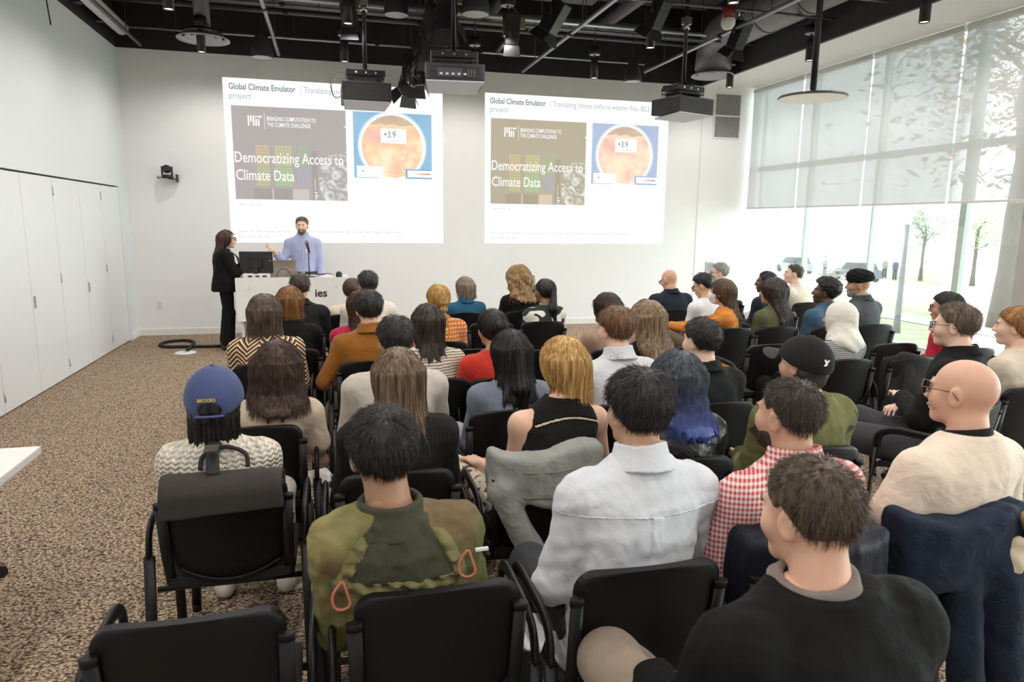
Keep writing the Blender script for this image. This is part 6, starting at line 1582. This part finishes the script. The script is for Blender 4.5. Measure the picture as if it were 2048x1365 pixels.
# shirt-back pleat and yoke seam of the pale blue shirt
r = P[42]; spx = lambda z: np.interp(z, [.5, r['nb'][2]], [0, r['nb'][0]])
def reg(w, z0, z1): return lambda Pp: np.maximum(np.maximum(np.abs(Pp[:, 0] - spx(Pp[:, 2])) - w, np.maximum(z0 - Pp[:, 2], Pp[:, 2] - z1)), Pp[:, 1])
zy = r['Z'](.43)
patch(r, 'back_pleat', oxford, .006, reg(.020, .50, zy), A3(-.1, -.3, .48), A3(.25, .3, zy + .03), .006)
patch(r, 'yoke_seam', oxford, .003, lambda Pp: np.maximum(np.abs(Pp[:, 2] - zy) - .004, Pp[:, 1] - .02), A3(-.35, -.3, zy - .03), A3(.35, .2, zy + .03), .0055)

# grey collar of the nearest man, and back hood seams
r = P[44]; patch(r, 'jersey_collar', C('grey_marl_jersey', (.20, .165, .15)), .006, (lambda ax, nr: (lambda Pp: cone(Pp, ax - A3(0, 0, .04), ax + A3(0, .02, .2), nr + .036, nr + .05)))(r['nb'] + A3(0, .012, .02), r['neck_r']), r['nb'] - A3(.17, .17, .1), r['nb'] + A3(.17, .17, .1), .006)
r = P[44]; ax = r['nb'] + A3(0, .012, .02)
def d(Pp):
    Q = Pp - ax; rr = np.sqrt((Q[:, 0]) ** 2 + (Q[:, 1]) ** 2); hh = Q[:, 2]
    o = np.abs(rr - (r['neck_r'] + .024 - .010 * np.clip(hh / .03, -1, 1))) - .011
    return smax(smax(o, hh - .030 - .012 * np.sin(np.arctan2(Q[:, 0], Q[:, 1])), .006), -.03 - hh, .006)
sdf_obj('collar', polygonise(d, ax - .14, ax + .14, .0055), C('grey_marl_jersey', (.20, .165, .15)), r['root'])
for s in (-1, 1): pass

# olive jacket: laid-back hood with gathered rim and drawcords
r = P[41]; nb = r['nb']; Zr = r['Z']
hood_m = C('dark_olive_lining', (.055, .055, .035), var=.25); rim_m = C('light_olive_cotton', (.17, .155, .065), var=.3, wr=.6)
zt_, zl_ = Zr(.515), Zr(.375)
def hoodreg(Pp):
    w = np.interp(Pp[:, 2], [zl_, zt_ - .03, zt_], [.150, .105, .075]); return np.maximum(np.maximum(np.abs(Pp[:, 0] - nb[0] * .85) - w, np.maximum(zl_ - Pp[:, 2], Pp[:, 2] - zt_ - .03)), Pp[:, 1] - nb[1] + .01)
patch(r, 'hood_panel', hood_m, .012, hoodreg, A3(-.35, -.4, zl_ - .03), A3(.3, .2, zt_ + .06), .008)
def back_y(x, z):
    ys = np.linspace(-.40, .1, 80).astype(f32); Pq = np.stack([np.full(80, x), ys, np.full(80, z)], 1).astype(f32); dv = r['d_top'](Pq)
    return float(ys[np.argmax(dv < 0.012)]) if dv.min() < .012 else float(ys[np.argmin(dv)])
cx_ = nb[0] * .85
rim = [(cx_ + x, z) for x, z in ((-.115, Zr(.485)), (-.150, Zr(.45)), (-.165, Zr(.41)), (-.14, Zr(.385)), (-.08, Zr(.372)), (.0, Zr(.375)), (.07, Zr(.385)), (.13, Zr(.40)), (.160, Zr(.43)), (.145, Zr(.46)), (.11, Zr(.49)))]
rp = [A3(x, back_y(x, z) - .008, z) for x, z in rim]
def d(Pp):
    w = np.interp(Pp[:, 2], [zl_, zt_ - .03, zt_], [.150, .105, .075]); g = np.maximum(np.abs(Pp[:, 0] - cx_) - w, zl_ - Pp[:, 2])
    ruf = .006 * np.sin(Pp[:, 0] * 150 + 60 * Pp[:, 2]) + .006 * np.sin(Pp[:, 2] * 170 + 40 * Pp[:, 0]) + .004 * wob(Pp, 55, 5)
    o = r['d_top'](Pp) - .016 - ruf
    o = smax(o, np.abs(g - .004) - .020 + ruf * .5, .014)
    return smax(smax(o, Pp[:, 1] - nb[1] + .03, .01), Pp[:, 2] - zt_ + .005, .012)
sdf_obj('hood_rim', polygonise(d, A3(-.32, -.42, zl_ - .07), A3(.28, .12, zt_ + .03), .0065), rim_m, r['root'])
def d(Pp):
    a = nb + A3(0, -.01, .0); Q = Pp - a; rr = np.sqrt(Q[:, 0] ** 2 + Q[:, 1] ** 2); hh = Q[:, 2]
    return smax(smax(np.abs(rr - r['neck_r'] - .022 - .03 * np.clip(.5 - hh / .06, 0, 1)) - .010 + .003 * wob(Pp, 50, 3), hh - .045, .006), -.04 - hh, .006)
sdf_obj('stand_collar', polygonise(d, nb - .17, nb + .17, .007), hood_m, r['root'])
cord_m = plain('coral_drawcord', (.50, .15, .09), .7)
for x0, z0_, w in ((cx_ - .155, Zr(.40), .022), (cx_ + .165, Zr(.45), .022)):
    y0 = back_y(x0, z0_) - .022
    pts = [(x0, y0 - .005, z0_), (x0 - w, y0 - .010, z0_ - .03), (x0 - w * .9, y0 - .014, z0_ - .06), (x0, y0 - .016, z0_ - .07), (x0 + w * .9, y0 - .014, z0_ - .06), (x0 + w * .6, y0 - .01, z0_ - .03), (x0 + .004, y0 - .005, z0_)]
    MB().tube(smooth_path(pts, 5), .0035, 7).build('drawcord', cord_m, r['root'])
MB().box((.10, back_y(.12, Zr(.44)) - .034, Zr(.434)), (.135, back_y(.12, Zr(.44)) - .026, Zr(.442))).build('reflective_tag', whitep, r['root'])

# black sleeveless top: cream whip-stitched shoulder edge
r = P[36]; Zr = r['Z']; nb = r['nb']
def by36(x, z):
    ys = np.linspace(-.35, .15, 80).astype(f32); dv = r['d_top'](np.stack([np.full(80, x), ys, np.full(80, z)], 1).astype(f32)); i = int(np.argmax(dv < 0.004)); return float(ys[i]) if dv.min() < .004 else None
zl36 = lambda Pp: Zr(.492) - .030 * ((Pp[:, 0] - nb[0] * .9) / .135) ** 2 + .03 * (Pp[:, 0] - nb[0] * .9) * 0
patch(r, 'stitched_trim', pat('cream_whip_stitch', hstripes((.60, .50, .34), (.05, .04, .03), 0.001, .5)) if False else C('cream_stitching', (.55, .45, .30), var=.4), .0075, lambda Pp: np.maximum(np.abs(Pp[:, 2] - zl36(Pp)) - .0045, np.abs(Pp[:, 0] - nb[0]) - .155), nb - A3(.22, .22, .15), nb + A3(.22, .2, .08), .005)
patch(r, 'wide_collar', black_knit, .006, lambda Pp: np.maximum(zl36(Pp) - Pp[:, 2], np.abs(Pp[:, 0] - nb[0]) - .16), nb - A3(.22, .2, .15), nb + A3(.22, .2, .08), .007)
# striped sleeve edges of the curly-haired woman
r = P[5]
for s in (-1, 1):
    for q0 in (.50, .60):
        e = r['S'][s] + (r['El'][s] - r['S'][s]) * q0; ax = (r['El'][s] - r['S'][s]); ax = ax / np.linalg.norm(ax)
        patch(r, 'sleeve_stripe', white_sh, .004, lambda Pp, e=e, ax=ax: np.abs((Pp - e) @ ax) - .006, e - .11, e + .11, .007)
# presenter: belt, rolled cuffs, name badge, shirt placket
r = PM; Zr = r['Z']
def d(Pp):
    o = np.abs(r['d_torso'](Pp, .020)) - .004; return np.maximum(o, np.abs(Pp[:, 2] - Zr(.085)) - .018)
sdf_obj('belt', polygonise(d, A3(-.26, -.22, Zr(.03)), A3(.26, .22, Zr(.15)), .008), plain('black_belt_leather', (.012, .011, .010), .4), r['root'])
fy = lambda x, z: (lambda ys, dv: float(ys[np.argmax(dv < .002)]))(*(lambda ys: (ys, r['d_top'](np.stack([np.full(90, x), ys, np.full(90, z)], 1).astype(f32))))(np.linspace(.3, -.05, 90).astype(f32)))
MB().box((-.03, fy(0, Zr(.085)) + .012, Zr(.085) - .016), (.03, fy(0, Zr(.085)) + .018, Zr(.085) + .016)).build('belt_buckle', steel, r['root'])
zb_ = Zr(.36); MB().box((-.115, fy(-.08, zb_) + .002, zb_ - .03), (-.045, fy(-.08, zb_) + .006, zb_ + .03)).build('name_badge', whitep, r['root'])
patch(r, 'placket', SHIRT, .003, lambda Pp: np.maximum(np.abs(Pp[:, 0]) - .014, .0 - Pp[:, 1]), A3(-.06, -.05, Zr(.05)), A3(.06, .3, Zr(.56)), .006)
for i in range(6): z = Zr(.12 + i * .075); MB().lathe([(0, .003), (.005, .002), (.005, -.003)], 10, Matrix.Translation((0, fy(0, z) + .005, z)) @ Matrix.Rotation(-PI / 2, 4, 'X')).build('shirt_button', whitep, r['root'])
for s in (-1, 1):
    w = r['El'][s] + (r['Wr'][s] - r['El'][s]) * .52; ax = r['Fd'][s]
    def d(Pp, w=w, ax=ax):
        q = (Pp - w) @ ax; rr = np.linalg.norm((Pp - w) - q[:, None] * ax, axis=1); return smax(np.abs(rr - .050) - .008, np.abs(q) - .030, .006) + .002 * wob(Pp, 60, 2)
    sdf_obj('rolled_cuff', polygonise(d, w - .12, w + .12, .007), SHIRT, r['root'])
# presenter at left: flared blazer skirt, striped scarf edge
r = PWm; Zr = r['Z']
def d(Pp): return loft(Pp, [(Zr(-.16), 0, 0, .235, .185), (Zr(-.02), 0, 0, .218, .168), (Zr(.12), 0, 0, .175, .138)], 2.2) + .004 * wob(Pp, 40, 3)
sdf_obj('blazer_skirt', polygonise(d, A3(-.28, -.25, Zr(-.2)), A3(.28, .25, Zr(.16)), .012), C('black_blazer', (.006, .006, .007)), r['root'])
for k_, (x, m__) in enumerate(((.05, black_jkt), (.075, cream), (-.05, black_jkt), (-.075, cream))):
    pts = [(x * .8, -.05, Zr(.56)), (x * 1.1, .07, Zr(.53)), (x * 1.3, .17, Zr(.42)), (x * 1.2, .20, Zr(.28)), (x, .25, Zr(.16))]
    MB().tube(smooth_path(pts, 5), .012, 8, flat=(.016, .006)).build('scarf_edge', m__, r['root'])

# ------------------------------------------------------------------ jackets and bag on chair backs
def draped(name, label, cat, cx, yb, mat, zlow, half=.225, thick=.045, ztop=.875, sleeves=(), seed=1, dx=0.0, h=.009, rz=0.0):
    t = thing(name, label, cat, (cx, yb + .22, 0), rz)
    def d(Pp):
        yc = -.235 + .055 * ((Pp[:, 0]) / .22) ** 2
        q = np.stack([np.abs(Pp[:, 0] - dx) - half, np.abs(Pp[:, 1] - yc) - thick, np.abs(Pp[:, 2] - (zlow + ztop) / 2) - (ztop - zlow) / 2 + .02 * np.sin(Pp[:, 0] * 14 + seed)], 1) + .03
        o = np.linalg.norm(np.maximum(q, 0), axis=1) + np.minimum(q.max(1), 0) - .03
        for a, b, r0, r1 in sleeves: o = smin(o, cone(Pp, a, b, r0, r1), .03)
        return o + .010 * wob(Pp, 20, seed, (1, 1, .35)) + .006 * wob(Pp, 48, seed + 1, (1, 1, .6))
    A = np.array([[dx - half, -.33, zlow], [dx + half, -.1, ztop]] + [p for s in sleeves for p in s[:2]]); 
    sdf_obj('cloth', polygonise(d, A.min(0) - .1, A.max(0) + .1, h), mat, t)
    return t
jk = draped('denim_jacket', 'washed pale denim jacket hung over the chair of the blond woman', 'jacket', 3.67, 2.48, C('washed_pale_denim', (.27, .275, .25), var=.35, wr=.9), .64, .235, .062, sleeves=[((-.19, -.24, .72), (-.06, -.28, .42), .058, .050)], seed=3)
for zz in (.70, .80): MB().tube([(-.20, -.20 - .0, zz), (-.1, -.292, zz + .004), (.0, -.305, zz + .006), (.1, -.292, zz + .012), (.2, -.2, zz + .016)], .003, 6).build('seam', C('faded_seam', (.20, .18, .14)), jk)
draped('navy_jacket', 'dark navy jacket hung over the chair of the man in red gingham', 'jacket', 4.22, 1.6, C('navy_nylon', (.010, .011, .020), rough=.5), .42, .235, .07, seed=6)
jd = draped('denim_coat', 'dark denim coat with tan lining on the ringer t-shirt man\'s chair', 'jacket', 4.77, 1.62, C('indigo_denim', (.016, .025, .046), var=.4, wr=.8), .62, .225, .07, sleeves=[((.10, -.26, .70), (.20, -.30, .16), .075, .06), ((-.02, -.26, .62), (.02, -.30, .20), .06, .055), ((.22, -.22, .78), (.30, -.26, .50), .06, .07)], seed=9)
def d(Pp): return smin(cone(Pp, (.17, -.29, .86), (.25, -.33, .66), .026, .03), cone(Pp, (.25, -.33, .66), (.20, -.345, .56), .03, .014), .02) + .004 * wob(Pp, 60, 2)
sdf_obj('tan_lining', polygonise(d, A3(.08, -.45, .45), A3(.36, -.2, .95), .007), C('tan_fleece', (.42, .28, .13), var=.3), jd)
def d(Pp): return cone(Pp, (.13, -.305, .78), (.09, -.315, .68), .03, .022) + .009 * wob(Pp, 55, 4)
sdf_obj('cream_pocket', polygonise(d, A3(0, -.4, .58), A3(.22, -.2, .88), .006), C('cream_lining', (.62, .54, .40)), jd)
draped('grey_coat', 'dark grey wool coat draped over an empty chair beside the man in black', 'coat', 6.83, 3.92, C('dark_grey_wool', (.026, .024, .024), var=.3), .42, .225, .03, ztop=.86, seed=12, h=.012)
# backpack with roll flap on the chair of the person in the navy cap
bp = thing('backpack', 'dark grey canvas backpack with its flap over the chair back, left side', 'backpack', (2.47, 2.74, 0))
bag_m = C('charcoal_canvas', (.050, .044, .040), var=.15, weave=220, wr=.25)
def d(Pp):
    u = Pp[:, 1] + .235; ov = np.abs(Pp[:, 0]) - .205
    o = np.abs(np.sqrt((u / 1.0) ** 2 + (np.maximum(Pp[:, 2] - .80, 0)) ** 2) - .062) - .008
    o = np.where(Pp[:, 2] < .80, np.abs(np.abs(u) - .062) - .008, o)
    return smax(smax(o, ov, .01), (.735 + .04 * Pp[:, 0]) - Pp[:, 2], .006) + .003 * wob(Pp, 25, 4)
sdf_obj('flap', polygonise(d, A3(-.26, -.36, .68), A3(.26, -.10, .92), .007), bag_m, bp)
def d(Pp):
    q = np.stack([np.abs(Pp[:, 0]) - .185, np.abs(Pp[:, 1] + .135) - .04, np.abs(Pp[:, 2] - .645) - .175], 1) + .03
    return np.linalg.norm(np.maximum(q, 0), axis=1) + np.minimum(q.max(1), 0) - .03
sdf_obj('bag_body', polygonise(d, A3(-.25, -.22, .42), A3(.25, -.05, .88), .011), bag_m, bp)
MB().tube(smooth_path([(-.03, -.255, .865), (-.035, -.20, .93), (-.03, -.16, .955), (-.02, -.12, .93)], 5), .01, 8, flat=(.022, .004)).build('strap', plain('black_webbing', (.015, .014, .013), .7), bp)
MB().tube(smooth_path([(-.08, -.20, .868), (-.07, -.18, .915), (.0, -.17, .94), (.07, -.18, .915), (.08, -.20, .868)], 5), .008, 8).build('handle', plain('black_webbing', (.015, .014, .013), .7), bp)
MB().box((-.055, -.262, .955), (-.012, -.205, .962)).build('buckle', plain('dull_buckle', (.25, .22, .18), .4, metal=.7), bp)

# ------------------------------------------------------------------ loose things
t = thing('paper_cup', 'white paper coffee cup standing on the carpet between the chairs', 'cup', (2.655, 3.30, .008))
MB().lathe([(0, 0), (.029, 0), (.030, .002), (.041, .095), (.044, .098), (.044, .102), (.040, .102), (.037, .09), (.028, .006), (0, .006)], 28).build('cup', plain('cream_paper', (.72, .64, .52), .7), t)
t = thing('paper_napkin', 'square white napkin under the paper cup on the carpet', 'napkin', (2.665, 3.30, 0), .2)
MB().box((-.075, -.075, 0), (.075, .075, .004)).box((-.07, -.075, .004), (.075, .07, .007)).build('napkin', plain('white_napkin', (.78, .74, .68), .8), t)
t = thing('flip_table', 'corner of a white wheeled table at the left edge', 'table', (1.12, 2.5, 0))
MB().box((-.35, -.91, .70), (.455, .905, .738), bev=.006).build('table_top', plain('white_table_laminate', (.80, .79, .76), .3), t)
leg_w = plain('pale_grey_table_leg', (.62, .60, .56), .4)
for y in (-.6, .68):
    MB().box((-.03, y - .03, .09), (.03, y + .03, .70), bev=.008).build('column', leg_w, t)
    MB().box((-.30, y - .03, .07), (.29, y + .03, .105), bev=.012).build('foot', leg_w, t)
    for x in (-.27, .27):
        w = MB().tube([(x, y - .018, .032), (x, y + .018, .032)], .032, 16).build('caster', plain('black_caster', (.015, .015, .015), .5), t)
t = thing('office_chair', 'black swivel chair base partly seen at the left edge', 'chair', (1.00, 3.55, 0))
for i in range(5):
    a = 2 * PI * i / 5 + .5; e = (.27 * math.cos(a), .27 * math.sin(a))
    MB().tube([(0, 0, .11), (e[0], e[1], .075)], [.028, .018], 8).build('spoke', blk, t)
    MB().tube([(e[0] - .02 * math.sin(a), e[1] + .02 * math.cos(a), .03), (e[0] + .02 * math.sin(a), e[1] - .02 * math.cos(a), .03)], .03, 14).build('caster', blk, t)
MB().tube([(0, 0, .1), (0, 0, .45)], .025, 12).build('gas_lift', blk, t)
MB().lathe([(0, .45), (.2, .45), (.235, .475), (.22, .51), (0, .52)], 22).build('seat', fab_m, t)
paper = plain('white_booklet_paper', (.72, .72, .70), .7)
for (x, y, z, rz, lab) in ((2.76, 3.44, .475, .3, 'white booklet lying beside the woman in the beige top'), (3.42, 1.92, .475, -.5, 'white certificate card beside the man in pale blue'), (6.9, 4.0 + .28, .475, .1, 'white leaflet on the seat with the grey coat'), (7.2, 4.72, .475, -.2, 'white leaflet on the empty seat right of the headscarf'), (6.98, 5.95, .72, .2, 'white notebook in the lap of the woman in olive')):
    t = thing('leaflet', lab, 'leaflet', (x, y, z), rz, group='leaflets')
    MB().box((-.075, -.10, 0), (.075, .10, .003)).box((-.072, -.10, .003), (.075, .097, .006)).build('pages', paper, t)
t = thing('water_bottle', 'dark steel bottle standing on the carpet under the seats', 'bottle', (3.38, 2.20, 0))
MB().lathe([(0, 0), (.035, 0), (.036, .01), (.036, .17), (.022, .20), (.022, .225), (0, .225)], 20).build('flask', plain('dark_flask', (.03, .03, .035), .3, metal=.6), t)
MB().lathe([(.024, .225), (.024, .25), (.018, .255), (0, .255)], 18).build('lid', blk, t)
# pedestrians far outside
for x, y, tc, lab, rz in ((47.5, 47.0, (.05, .07, .16), 'pedestrian in dark blue walking on the far path outside', 1.9), (48.6, 49.3, (.25, .28, .24), 'pedestrian in pale green walking far outside', 2.0), (40.5, 43.5 + 3.2, (.3, .3, .33), 'pedestrian in grey beside the picnic table outside', 1.2)):
    q = person(lab, (x, y), yaw=rz, ztop=1.72, top=C('street_coat_%d' % int(x), tc), pants=black_tr if x > 45 else denim_d, shoes=blk_shoe, seated=False, detail=0, seed=70 + int(x), hands=False)
    q['root'].location.z = gz(x)
for o_ in bpy.data.objects:
    if '_hc' in o_: del o_['_hc']
